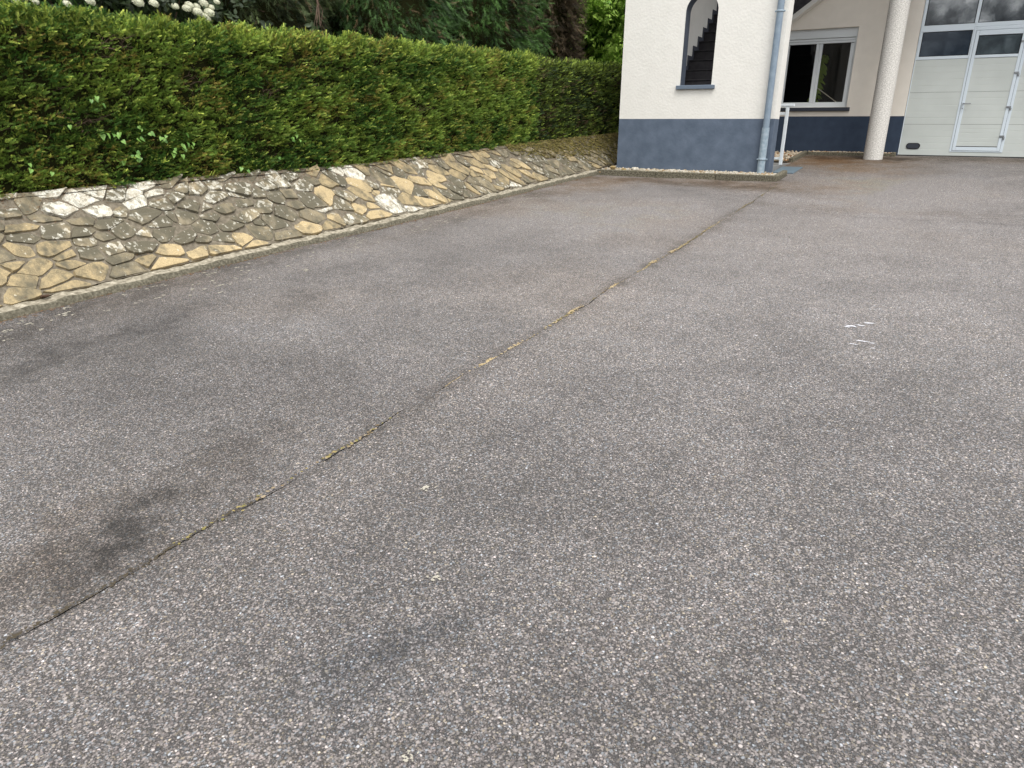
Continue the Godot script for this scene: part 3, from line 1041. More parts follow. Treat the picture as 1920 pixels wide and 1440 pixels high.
func build_plants() -> void:
	# palettes (linear): dark, mid, new growth, brown
	yew("yew_hedge", "long clipped yew hedge with yellow green tips above the stone slope", 0.8, -10.72, 150000, [Color(0.052, 0.120, 0.020), Color(0.17, 0.265, 0.046), Color(0.45, 0.53, 0.10), Color(0.27, 0.22, 0.055)], 201, 0.0, [[-4.1, 2.19], [-4.75, 1.93], [-5.6, 1.85], [-3.7, 1.55], [-7.9, 1.75]])
	yew("yew_hedge_001", "short darker brownish hedge between the long hedge and the house", -10.72, -17.5, 40000, [Color(0.026, 0.050, 0.014), Color(0.085, 0.130, 0.026), Color(0.32, 0.42, 0.065), Color(0.12, 0.085, 0.05)], 231, 0.05)
	# dark trees behind
	var ca := Color(0.013, 0.030, 0.012)
	var cb := Color(0.060, 0.115, 0.034)
	conifer("conifer_tree", "dark conifer behind the white flowering shrub", Vector3(-9.1, gy(-4.2) + 0.8, -4.4), 1.7, 7.0, 30000, ca, cb, 301)
	conifer("conifer_tree_001", "dull grey green conifer with a bare hanging branch", Vector3(-8.9, gy(-7.2) + 0.8, -7.4), 1.6, 7.4, 34000, Color(0.022, 0.034, 0.016), Color(0.085, 0.115, 0.045), 302)
	conifer("conifer_tree_002", "conifer with fresh green sprays in the middle of the hedge", Vector3(-8.7, gy(-10.0) + 0.8, -10.0), 1.7, 8.0, 34000, ca, Color(0.055, 0.115, 0.030), 303)
	conifer("conifer_tree_003", "dark feathery conifer overhanging the far end of the hedge", Vector3(-8.5, gy(-12.4) + 0.8, -12.5), 1.6, 8.0, 32000, ca, Color(0.065, 0.14, 0.032), 304)
	conifer("conifer_tree_004", "brown thin conifer stem left of the bright leafy tree", Vector3(-8.2, gy(-15.1) + 0.8, -15.3), 0.85, 8.0, 22000, Color(0.050, 0.038, 0.024), Color(0.12, 0.09, 0.055), 305)
	conifer("conifer_tree_005", "blackish conifer deep behind the other conifers on the left", Vector3(-12.0, gy(-6.0) + 0.8, -7.0), 2.6, 9.0, 14000, ca, Color(0.03, 0.05, 0.02), 306)
	conifer("conifer_tree_006", "blackish conifer deep behind the conifers on the right", Vector3(-12.0, gy(-13.0) + 0.8, -14.0), 2.8, 10.0, 14000, ca, Color(0.03, 0.05, 0.02), 307)
	# bare hanging branch seen against the conifer
	rng.seed = 411
	var st := ST()
	var p0 := Vector3(-7.05, 3.45, -7.1)
	tube(st, [p0, p0 + Vector3(0.03, -0.3, 0.02), p0 + Vector3(0.05, -0.55, 0.0), p0 + Vector3(0.09, -0.75, 0.03)], [0.02, 0.016, 0.010, 0.004], 5)
	for k in 7:
		var q := p0 + Vector3(0.04, -0.4 - 0.05 * k, 0.0)
		tube(st, [q, q + Vector3(rnd(-0.02, 0.05), -0.12, rnd(-0.1, 0.1)), q + Vector3(rnd(-0.03, 0.06), -0.26, rnd(-0.14, 0.14))], [0.006, 0.004, 0.002], 3)
	tag(put("bare_branch", done(st), M.twig), "bare brown branch hanging in front of the dull conifer", "branch")
	# bright broadleaf tree by the house corner
	leafy_tree()
	flower_shrub()
	bindweed()
	# unseen belt of trees added behind the viewer to darken the window reflections
	rng.seed = 431
	var lm := ST()
	for k in 14:
		leaf_shape(lm, rdir() * 0.25, rdir(), rdir(), 0.35, 0.22)
	var lmesh := done(lm).commit()
	var buf := PackedFloat32Array()
	for k in 16000:
		var x := rnd(-60, 60)
		var hgt := 11.0 + 1.6 * sin(x * 0.31) + 1.2 * sin(x * 0.83 + 1.0)
		var y := rng.randf() * hgt
		basis_row(buf, facing(rdir(), 0.0, rnd(1.0, 2.2)), Vector3(x, gy(38.0) + y, 38.0 + rng.randfn() * 1.6 + 0.02 * x * x * -0.4), Color(0.035, 0.07, 0.02).lerp(Color(0.07, 0.12, 0.03), rng.randf()))
	tag(multi("added_wood", lmesh, M.leaf, buf), "unseen leafy belt of trees added behind the viewer to darken window reflections", "wood")

func leafy_tree() -> void:
	rng.seed = 421
	var t := thing("broadleaf_tree", "bright green broadleaf tree with drooping leaves beside the house corner", "tree")
	var at := Vector3(-9.2, gy(-17.6) + 0.7, -18.4)
	t.position = at
	var st := ST(false)
	tube(st, [Vector3(0, -0.4, 0), Vector3(0.1, 2.2, 0.1), Vector3(-0.1, 4.6, 0), Vector3(0, 7.5, 0.2)], [0.2, 0.15, 0.10, 0.02], 9)
	put("trunk", done(st), M.bark, t)
	st = ST()
	var tips := []
	for k in 90:
		var y := rnd(0.4, 5.2)
		var a := rng.randf() * TAU
		var r := rnd(1.2, 3.0) * (1.0 - 0.06 * y)
		var e := Vector3(cos(a) * r, y + rnd(0.0, 0.8), sin(a) * r)
		tube(st, [Vector3(0, y * 0.9, 0), Vector3(cos(a) * r * 0.5, y + 0.35, sin(a) * r * 0.5), e], [0.035, 0.02, 0.006], 4, false)
		tips.append([Vector3(cos(a) * r * 0.5, y + 0.35, sin(a) * r * 0.5), e])
	put("branches", done(st), M.bark, t)
	var fr := ST()
	for i in 5:                                     # one drooping compound leaf
		var q := Vector3(0, 0.045 * i + 0.03, -0.012 * i * i)
		for s in [-1.0, 1.0]:
			leaf_shape(fr, q, Vector3(s * 0.8, 0.55, -0.45), Vector3(0, 0.2, 1), 0.095, 0.038)
	leaf_shape(fr, Vector3(0, 0.24, -0.18), Vector3(0, 0.7, -0.7), Vector3(0, 0.4, 1), 0.11, 0.042)
	tri(fr, Vector3(-0.003, 0, 0), Vector3(0.003, 0, 0), Vector3(0, 0.24, -0.18), Vector3.BACK)
	var buf := PackedFloat32Array()
	var n := noise(0.8, FastNoiseLite.TYPE_SIMPLEX, 2, 422)
	for k in 17000:
		var b: Array = tips[rng.randi() % tips.size()]
		var p: Vector3 = b[0].lerp(b[1], rnd(0.1, 1.1)) + rdir() * absf(rng.randfn()) * 0.30
		var out := Vector3(p.x, 0, p.z).normalized() * 0.7 + Vector3(0, rnd(-0.8, 0.3), 0) + rdir() * 0.5
		var c := Color(0.13, 0.29, 0.045).lerp(Color(0.46, 0.68, 0.13), clampf(0.5 + n.get_noise_3dv(p) * 1.2 + rng.randfn() * 0.25, 0, 1))
		basis_row(buf, facing(out, rng.randf() * TAU, rnd(0.8, 1.35)), p, c)
	multi("crown", done(fr).commit(), M.leaf, buf, t)

func flower_shrub() -> void:
	rng.seed = 441
	var s := thing("flowering_shrub", "shrub with domed white flower heads peeping over the hedge top", "shrub")
	var base := Vector3(-7.75, gy(-4.6) + 0.75, -4.9)
	var st := ST()
	for k in 26:
		var e := Vector3(rnd(-0.5, 0.4), rnd(1.3, 2.5), rnd(-1.4, 1.4))
		tube(st, [Vector3(rnd(-0.1, 0.1), -0.1, e.z * 0.15), Vector3(e.x * 0.4, e.y * 0.55, e.z * 0.6), e], [0.016, 0.010, 0.004], 4, false)
	var stems := put("stems", done(st), M.bark, s)
	stems.position = base
	var lf := ST()
	for k in 5:
		leaf_shape(lf, Vector3(0, 0.02 * k, 0), Vector3(cos(k * 2.4), 0.5, sin(k * 2.4)), Vector3(0, 1, 0.2), 0.085, 0.05)
	var buf := PackedFloat32Array()
	for k in 2400:
		var p := base + Vector3(rng.randfn() * 0.33 - 0.1, rnd(0.3, 2.6), rng.randfn() * 0.8)
		basis_row(buf, facing(Vector3(0.5, 0.6, 0) + rdir() * 0.8, rng.randf() * TAU, rnd(0.7, 1.2)), p, Color(0.018, 0.030, 0.014).lerp(Color(0.05, 0.075, 0.03), rng.randf()))
	multi("foliage", done(lf).commit(), M.leaf, buf, s)
	var fl := ST()                                  # one flower head: a dome of little four-petalled flowers
	for k in 190:
		var y := 1.0 - rng.randf() * 1.2
		var a := k * 2.39996
		var r := sqrt(maxf(0.0, 1.0 - y * y))
		var nrm := Vector3(cos(a) * r, y, sin(a) * r).normalized()
		var c := Vector3(nrm.x * 0.062, nrm.y * 0.045, nrm.z * 0.062) * rnd(0.88, 1.06)
		var x := nrm.cross(Vector3(0.2, 0.3, 0.9)).normalized()
		var z := nrm.cross(x)
		var tw := rng.randf() * TAU
		for q in 4:
			var b := tw + q * PI / 2
			var d := x * cos(b) + z * sin(b)
			var d1 := x * cos(b - 0.6) + z * sin(b - 0.6)
			var d2 := x * cos(b + 0.6) + z * sin(b + 0.6)
			quad(fl, c, c + d1 * 0.010 + nrm * 0.003, c + d * 0.016 + nrm * 0.004, c + d2 * 0.010 + nrm * 0.003, nrm)
	var fm := done(fl).commit()
	# where the heads stand: z, y
	for q in [[-3.824, 2.543], [-4.101, 2.555], [-4.307, 2.609], [-4.815, 2.67], [-4.964, 2.676], [-5.216, 2.685], [-5.327, 2.68], [-5.391, 2.718], [-5.453, 2.666], [-5.514, 2.643], [-5.564, 2.624], [-5.599, 2.674], [-5.648, 2.732], [-5.58, 2.764], [-5.712, 2.792], [-5.488, 2.721], [-3.652, 2.511]]:
		var o := put("flower_head", fm, M.petal, s)
		o.position = Vector3(-7.15 + rnd(-0.03, 0.03), q[1], q[0])
		o.basis = facing(Vector3(0.6, 0.8, rnd(-0.3, 0.3)), rng.randf() * TAU, rnd(0.5, 0.85))

func bindweed() -> void:
	rng.seed = 451
	var hl := ST()                                  # heart-shaped leaf
	for sg in [-1.0, 1.0]:
		var o := [Vector3(0, 0, 0), Vector3(sg * 0.012, -0.010, 0.002), Vector3(sg * 0.026, -0.002, 0.006), Vector3(sg * 0.028, 0.014, 0.006), Vector3(sg * 0.018, 0.036, 0.002), Vector3(0, 0.062, -0.008)]
		for k in range(1, 5):
			tri(hl, Vector3(0, 0.012, 0), o[k], o[k + 1], Vector3.BACK)
		tri(hl, Vector3(0, 0.012, 0), o[0], o[1], Vector3.BACK)
	var mesh := done(hl).commit()
	var m1 := mat(Color(0.42, 0.57, 0.24), 0.5)
	var m2 := mat(Color(0.33, 0.49, 0.19), 0.5)
	for m in [m1, m2]:
		m.backlight_enabled = true
		m.backlight = Color(0.3, 0.3, 0.3)
		m.cull_mode = BaseMaterial3D.CULL_DISABLED
	var groups := [
		["single light green bindweed leaf pair low at the left end of the hedge", [[1.21, -3.17, 2], [1.16, -3.3, 1]]],
		["light green bindweed patch spreading in the middle of the hedge face", [[1.51, -3.57, 1], [1.51, -4.1, 2], [1.51, -4.21, 2], [1.44, -3.83, 3], [1.44, -3.93, 3], [1.41, -4.12, 2], [1.40, -4.33, 4], [1.45, -4.63, 1]]],
		["small bindweed cluster with the widest leaves below the main patch", [[1.32, -4.51, 5], [1.30, -4.42, 3], [1.34, -4.58, 3]]],
		["bindweed sprig low down near the stones left of centre", [[1.26, -4.03, 4], [1.23, -3.98, 1], [1.28, -4.1, 1]]],
		["bindweed sprig high on the left of the hedge face", [[1.70, -3.79, 3], [1.67, -3.83, 1]]],
		["bindweed sprig on the hedge face right of the main patch", [[1.43, -5.78, 4], [1.38, -5.84, 2], [1.47, -5.72, 1]]],
		["two bindweed leaves hanging just above the stones right of the patch", [[1.21, -5.57, 1], [1.13, -5.15, 2]]]]
	for k in groups.size():
		var t := thing("bindweed_vine" if k == 0 else "bindweed_vine_%03d" % k, groups[k][0], "vine")
		var st := ST()
		for g in groups[k][1]:
			for i in g[2]:
				var z: float = g[1] + rng.randfn() * 0.035
				var y: float = g[0] + rng.randfn() * 0.025
				var p := Vector3(hedge_x(z) + 0.035 + rnd(0.0, 0.03), y, z)
				var o := put("leaf", mesh, m1 if rng.randf() < 0.6 else m2, t)
				o.position = p
				var nrm := Vector3(0.8, rnd(0.2, 0.8), rng.randfn() * 0.4).normalized()
				var yy := Vector3(rnd(0.0, 0.4), -1.0, rng.randfn() * 0.6)
				yy = (yy - nrm * yy.dot(nrm)).normalized()
				o.basis = Basis(yy.cross(nrm), yy, nrm) * Basis.from_scale(Vector3.ONE * rnd(0.5, 0.85))
				tube(st, [p, p + Vector3(-0.03, 0.01, rng.randfn() * 0.02), p + Vector3(-0.1, 0.02, rng.randfn() * 0.03)], [0.0012, 0.0012, 0.0012], 3, false)
		put("stems", done(st), m2, t)

# ------------------------------------------------------------------ the house
func wall_box(called: String, x0: float, x1: float, y0: float, y1: float, z0: float, z1: float, m: Material, parent: Node, bev := 0.0015) -> void:
	one_box(called, Vector3(minf(x0, x1), y0, minf(z0, z1)), Vector3(maxf(x0, x1), y1, maxf(z0, z1)), m, parent, bev)

func build_house() -> void:
	var h := thing("house", "white rendered house with dark grey base, round column and arched opening", "house")
	var zf := -12.15
	var zb := -16.0
	var PL := 1.712
	# --- front wall of the stair tower, with the arched opening
	var ax0 := -4.0
	var ax1 := -3.485
	var ay0 := 2.225
	var ays := 3.30
	var ar := (ax1 - ax0) / 2.0
	var acx := (ax0 + ax1) / 2.0
	var x0 := -5.04
	var x1 := -2.435
	var ytop := 6.0
	var zi := zf - 0.23
	var st := ST()
	for zz in [zf, zi]:
		var o := Vector3(0, 0, 1.0 if zz == zf else -1.0)
		quad(st, Vector3(x0, PL, zz), Vector3(ax0, PL, zz), Vector3(ax0, ytop, zz), Vector3(x0, ytop, zz), o)
		quad(st, Vector3(ax1, PL, zz), Vector3(x1, PL, zz), Vector3(x1, ytop, zz), Vector3(ax1, ytop, zz), o)
		quad(st, Vector3(ax0, PL, zz), Vector3(ax1, PL, zz), Vector3(ax1, ay0, zz), Vector3(ax0, ay0, zz), o)
		for k in 24:
			var a := PI - PI * k / 24.0
			var b := PI - PI * (k + 1) / 24.0
			quad(st, Vector3(acx + cos(a) * ar, ays + sin(a) * ar, zz), Vector3(acx + cos(b) * ar, ays + sin(b) * ar, zz), Vector3(acx + cos(b) * ar, ytop, zz), Vector3(acx + cos(a) * ar, ytop, zz), o)
	quad(st, Vector3(x1, PL, zf), Vector3(x1, PL, zi), Vector3(x1, ytop, zi), Vector3(x1, ytop, zf), Vector3.RIGHT)
	quad(st, Vector3(x0, PL, zf), Vector3(x0, PL, zi), Vector3(x0, ytop, zi), Vector3(x0, ytop, zf), Vector3.LEFT)
	quad(st, Vector3(x0, ytop, zf), Vector3(x1, ytop, zf), Vector3(x1, ytop, zi), Vector3(x0, ytop, zi), UP)
	put("front_wall", done(st), M.white, h)
	# painted lining of the arch, 2 mm inside the opening
	st = ST(false)
	var line := [Vector2(ax0 + 0.002, ay0), Vector2(ax0 + 0.002, ays)]
	for k in range(1, 24):
		var a := PI - PI * k / 24.0
		line.append(Vector2(acx + cos(a) * (ar - 0.002), ays + sin(a) * (ar - 0.002)))
	line.append(Vector2(ax1 - 0.002, ays))
	line.append(Vector2(ax1 - 0.002, ay0))
	for k in line.size() - 1:
		var a: Vector2 = line[k]
		var b: Vector2 = line[k + 1]
		var inw := Vector3(acx - (a.x + b.x) / 2, (ays - (a.y + b.y) / 2) if (a.y > ays) else 0.0, 0)
		quad(st, Vector3(a.x, a.y, zf + 0.001), Vector3(b.x, b.y, zf + 0.001), Vector3(b.x, b.y, zi - 0.001), Vector3(a.x, a.y, zi - 0.001), inw)
	put("arch_lining", done(st), M.dark_paint, h)
	one_box("arch_sill", Vector3(-4.058, 2.163, zi - 0.01), Vector3(-3.425, 2.224, zf + 0.045), mat(Color(0.37, 0.42, 0.48), 0.6), h, 0.006)
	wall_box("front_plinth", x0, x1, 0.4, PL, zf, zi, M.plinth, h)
	# end pier that carries the tower beside the porch
	wall_box("porch_pier", x1 - 0.2, x1, PL, 4.9, zi, zf - 0.35, M.white, h)
	wall_box("pier_plinth", x1 - 0.2, x1, 0.4, PL, zi, zf - 0.35, M.plinth, h)
	wall_box("left_wall", x0, x0 + 0.2, 0.4, 6.0, zi, -22.0, M.white, h)
	wall_box("stair_wall", -4.5, -4.236, 0.6, 5.9, zi, zb, M.white, h)
	# --- wall behind the porch with its window opening
	var wx0 := -3.19
	var wx1 := -1.885
	var wy0 := 1.99
	var wy1 := 3.41
	var PB := 1.823
	wall_box("back_wall", -4.236, wx0, PB, 5.9, zb, zb - 0.25, M.beige, h)
	wall_box("back_wall", wx1, -0.853, PB, 5.9, zb, zb - 0.25, M.beige, h)
	wall_box("back_wall", wx0, wx1, PB, wy0, zb, zb - 0.25, M.beige, h)
	wall_box("back_wall", wx0, wx1, wy1, 5.9, zb, zb - 0.25, M.beige, h)
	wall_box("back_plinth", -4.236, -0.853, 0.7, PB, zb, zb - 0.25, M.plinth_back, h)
	wall_box("garage_lintel", -0.853, 1.69, 3.87, 5.9, zb, zb - 0.25, M.beige, h)
	wall_box("garage_side_wall", 1.69, 5.0, 0.7, 5.9, zb, zb - 0.25, M.beige, h)
	# --- storey over the porch
	wall_box("overhang", -2.435, 5.2, 4.9, 5.1, -14.75, zb, M.white, h)
	wall_box("upper_wall", -2.435, 5.0, 5.1, 6.0, -14.8, -15.0, M.white, h)
	wall_box("upper_wall", 4.8, 5.0, 0.6, 6.0, -16.25, -22.0, M.white, h)
	wall_box("upper_wall", -2.635, -2.435, 4.9, 6.0, zi, -14.8, M.white, h)
	wall_box("upper_wall", x0 + 0.2, 4.8, 0.4, 6.0, -21.8, -22.0, M.white, h)
	st = ST()
	box(st, Vector3(x0 - 0.4, 6.0, -22.4), Vector3(-2.0, 6.18, zf + 0.4), 0.01)
	box(st, Vector3(-1.999, 6.0, -22.4), Vector3(5.4, 6.18, -14.35), 0.01)
	put("eaves", done(st), M.dark_paint, h)
	st = ST()
	for g in [[x0 - 0.4, -2.0, -22.4, zf + 0.4], [-1.999, 5.4, -22.4, -14.35]]:
		var rz: float = (g[2] + g[3]) / 2
		var ra := Vector3(g[0], 8.3, rz)
		var rb := Vector3(g[1], 8.3, rz)
		quad(st, Vector3(g[0], 6.182, g[3]), Vector3(g[1], 6.182, g[3]), rb, ra, Vector3(0, 1, 1))
		quad(st, Vector3(g[0], 6.182, g[2]), Vector3(g[1], 6.182, g[2]), rb, ra, Vector3(0, 1, -1))
		tri(st, Vector3(g[0], 6.182, g[3]), Vector3(g[0], 6.182, g[2]), ra, Vector3.LEFT)
		tri(st, Vector3(g[1], 6.182, g[3]), Vector3(g[1], 6.182, g[2]), rb, Vector3.RIGHT)
	put("roof", done(st), M.slate, h)
	# --- column
	st = ST(false)
	var cc := Vector3(-1.205, 0, -15.28)
	tube(st, [cc + UP * 1.16, cc + UP * 4.9], [0.166, 0.166], 40, false)
	var cl := put("column", done(st), M.column, h)
	st = ST(false)
	tube(st, [cc + UP * 0.95, cc + UP * 1.16], [0.1665, 0.166], 40, false)
	put("stained_foot", done(st), M.column, cl)
	# --- stairs inside the tower
	var stairs := sub("staircase", h)
	for k in 14:
		var y := 2.17 + 0.175 * k
		var z := -12.45 - 0.25 * k
		if z < -15.75:
			break
		one_box("step", Vector3(-4.236, y - 0.175 - 0.1, z - 0.30), Vector3(-2.98, y - 0.02, z - 0.004), M.slate, stairs, 0.002)
		one_box("tread", Vector3(-4.236, y - 0.019, z - 0.30), Vector3(-2.98, y, z + 0.018), M.slate, stairs, 0.006)
		one_box("skirting", Vector3(-4.235, y - 0.175 + 0.001, z - 0.002), Vector3(-4.222, y + 0.075, z + 0.06), M.skirting, stairs, 0.002)
		one_box("skirting", Vector3(-4.235, y + 0.001, z - 0.19), Vector3(-4.222, y + 0.075, z - 0.003), M.skirting, stairs, 0.002)
	wall_box("stair_base", -4.236, -3.0, 0.6, 1.97, zi - 0.002, -12.75, M.white, h)
	# flight that climbs over the porch, seen under the tower's edge
	st = ST()
	var sl := atan2(0.22, 0.30)
	var xf := Transform3D(Basis(Vector3.BACK, sl), Vector3(-3.066, 3.545, -15.87))
	box(st, Vector3(-0.4, 0.0, -0.12), Vector3(1.6, 0.082, 0.12), 0.004, xf)
	put("upper_flight", done(st), M.white, h)
	st = ST()
	box(st, Vector3(-0.4, 0.083, -0.12), Vector3(1.6, 0.42, 0.118), 0.004, xf)
	put("flight_cladding", done(st), M.slate, h)
	# porch slab
	var ps := sub("porch_floor", h)
	for k in 4:
		one_box("tile", Vector3(-3.0, 0.7, -12.55 - 0.42 * k - 0.416), Vector3(-2.70, 0.985, -12.55 - 0.42 * k), M.tile, ps, 0.003)
		one_box("tile", Vector3(-2.697, 0.7, -12.55 - 0.42 * k - 0.416), Vector3(-2.47, 0.985, -12.55 - 0.42 * k), M.tile, ps, 0.003)
	# --- window
	var w := sub("window", h)
	var zw := zb - 0.10
	wall_box("shutter_box", wx0 + 0.002, wx1 - 0.002, 3.245, wy1 - 0.001, zw + 0.03, zw - 0.1, M.pvc, w, 0.004)
	wall_box("shutter_slat", wx0 + 0.03, wx1 - 0.03, 3.197, 3.238, zw + 0.012, zw, M.pvc, w, 0.004)
	wall_box("shutter_slat", wx0 + 0.03, wx1 - 0.03, 3.152, 3.193, zw + 0.016, zw, M.pvc, w, 0.004)
	wall_box("guide", wx1 - 0.032, wx1 - 0.002, wy0, 3.245, zw + 0.03, zw - 0.02, M.pvc, w, 0.003)
	wall_box("guide", wx0 + 0.002, wx0 + 0.032, wy0, 3.245, zw + 0.03, zw - 0.02, M.pvc, w, 0.003)
	wall_box("frame", wx0 + 0.033, wx1 - 0.033, wy0 + 0.001, 2.088, zw + 0.012, zw - 0.06, M.pvc, w, 0.006)
	wall_box("frame", wx1 - 0.103, wx1 - 0.033, 2.088, 3.152, zw + 0.008, zw - 0.06, M.pvc, w, 0.006)
	wall_box("frame", wx0 + 0.033, wx0 + 0.078, 2.088, 3.152, zw + 0.008, zw - 0.06, M.pvc, w, 0.006)
	wall_box("sash_stile", -2.608, -2.552, 2.089, 3.15, zw + 0.014, zw - 0.06, M.pvc, w, 0.006)
	wall_box("sash_stile", -2.549, -2.495, 2.089, 3.15, zw + 0.008, zw - 0.06, M.pvc, w, 0.006)
	wall_box("pane", wx0 + 0.078, -2.608, 2.085, 3.155, zw - 0.030, zw - 0.034, M.pane, w, 0.0005)
	wall_box("pane", -2.495, wx1 - 0.103, 2.085, 3.155, zw - 0.030, zw - 0.034, M.pane, w, 0.0005)
	wall_box("handle", wx1 - 0.09, wx1 - 0.045, 3.146, 3.151, zw + 0.03, zw + 0.01, M.rubber, w, 0.002)
	wall_box("window_sill", wx0 - 0.06, -1.818, 1.918, 1.987, zb - 0.06, zb + 0.05, M.sill_dark, h, 0.006)
	# dark room behind the glass
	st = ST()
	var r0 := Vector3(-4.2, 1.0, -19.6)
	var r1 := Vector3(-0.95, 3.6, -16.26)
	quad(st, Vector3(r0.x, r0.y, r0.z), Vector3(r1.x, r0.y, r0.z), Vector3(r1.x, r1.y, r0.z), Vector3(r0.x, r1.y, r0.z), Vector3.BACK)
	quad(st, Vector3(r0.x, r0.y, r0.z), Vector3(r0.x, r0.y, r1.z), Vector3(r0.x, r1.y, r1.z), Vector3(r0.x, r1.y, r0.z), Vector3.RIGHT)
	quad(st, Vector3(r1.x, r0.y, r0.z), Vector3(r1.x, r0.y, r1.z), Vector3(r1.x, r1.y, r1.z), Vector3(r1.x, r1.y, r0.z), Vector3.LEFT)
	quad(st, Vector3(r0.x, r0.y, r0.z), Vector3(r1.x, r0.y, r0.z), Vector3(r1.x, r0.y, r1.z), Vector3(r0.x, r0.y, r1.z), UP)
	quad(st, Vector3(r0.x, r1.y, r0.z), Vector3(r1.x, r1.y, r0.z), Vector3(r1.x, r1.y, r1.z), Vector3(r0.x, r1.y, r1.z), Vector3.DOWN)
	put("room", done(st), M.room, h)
	# --- rainwater pipe
	var px := -2.535
	var pz := zf + 0.08
	st = ST(false)
	tube(st, [Vector3(px, 1.57, pz), Vector3(px, 6.0, pz)], [0.050, 0.050], 24, false)
	var dp := put("downpipe", done(st), M.zinc, h)
	st = ST(false)
	tube(st, [Vector3(px, 0.80, pz), Vector3(px, 1.55, pz), Vector3(px, 1.58, pz)], [0.057, 0.057, 0.0585], 24, false)
	put("lower_pipe", done(st), M.zinc_low, dp)
	for y in [1.106, 3.21]:
		st = ST(false)
		var rr: float = 0.062 if y < 2.0 else 0.055
		tube(st, [Vector3(px, y - 0.013, pz), Vector3(px, y - 0.012, pz), Vector3(px, y + 0.012, pz), Vector3(px, y + 0.013, pz)], [0.05, rr, rr, 0.05], 24, false)
		for sg in [-1.0, 1.0]:
			box(st, Vector3(px + sg * (rr + 0.008) - 0.012, y - 0.012, pz - 0.012), Vector3(px + sg * (rr + 0.008) + 0.012, y + 0.012, pz + 0.006), 0.003)
		box(st, Vector3(px - 0.008, y - 0.008, zf - 0.001), Vector3(px + 0.008, y + 0.008, pz - 0.045), 0.002)
		put("pipe_clip", done(st), M.zinc_low, dp)
	garage(h)

func ribbed(st: SurfaceTool, x0: float, x1: float, y0: float, y1: float, z: float) -> void:   # sheet with fine pressed grooves
	var prof := [Vector2(y0 + 0.002, -0.03), Vector2(y0 + 0.002, 0.0)]
	var n := 5
	for k in range(1, n):
		var y := lerpf(y0, y1, float(k) / n)
		prof.append_array([Vector2(y - 0.006, 0.0), Vector2(y - 0.002, -0.002), Vector2(y + 0.002, -0.002), Vector2(y + 0.006, 0.0)])
	prof.append_array([Vector2(y1 - 0.002, 0.0), Vector2(y1 - 0.002, -0.03)])
	for k in prof.size() - 1:
		var a: Vector2 = prof[k]
		var b: Vector2 = prof[k + 1]
		quad(st, Vector3(x0, a.x, z + a.y), Vector3(x1, a.x, z + a.y), Vector3(x1, b.x, z + b.y), Vector3(x0, b.x, z + b.y), Vector3(0, a.y - b.y, 0.001 + absf(a.x - b.x)) if k > 0 and k < prof.size() - 2 else Vector3(0, -1 if k == 0 else 1, 0))

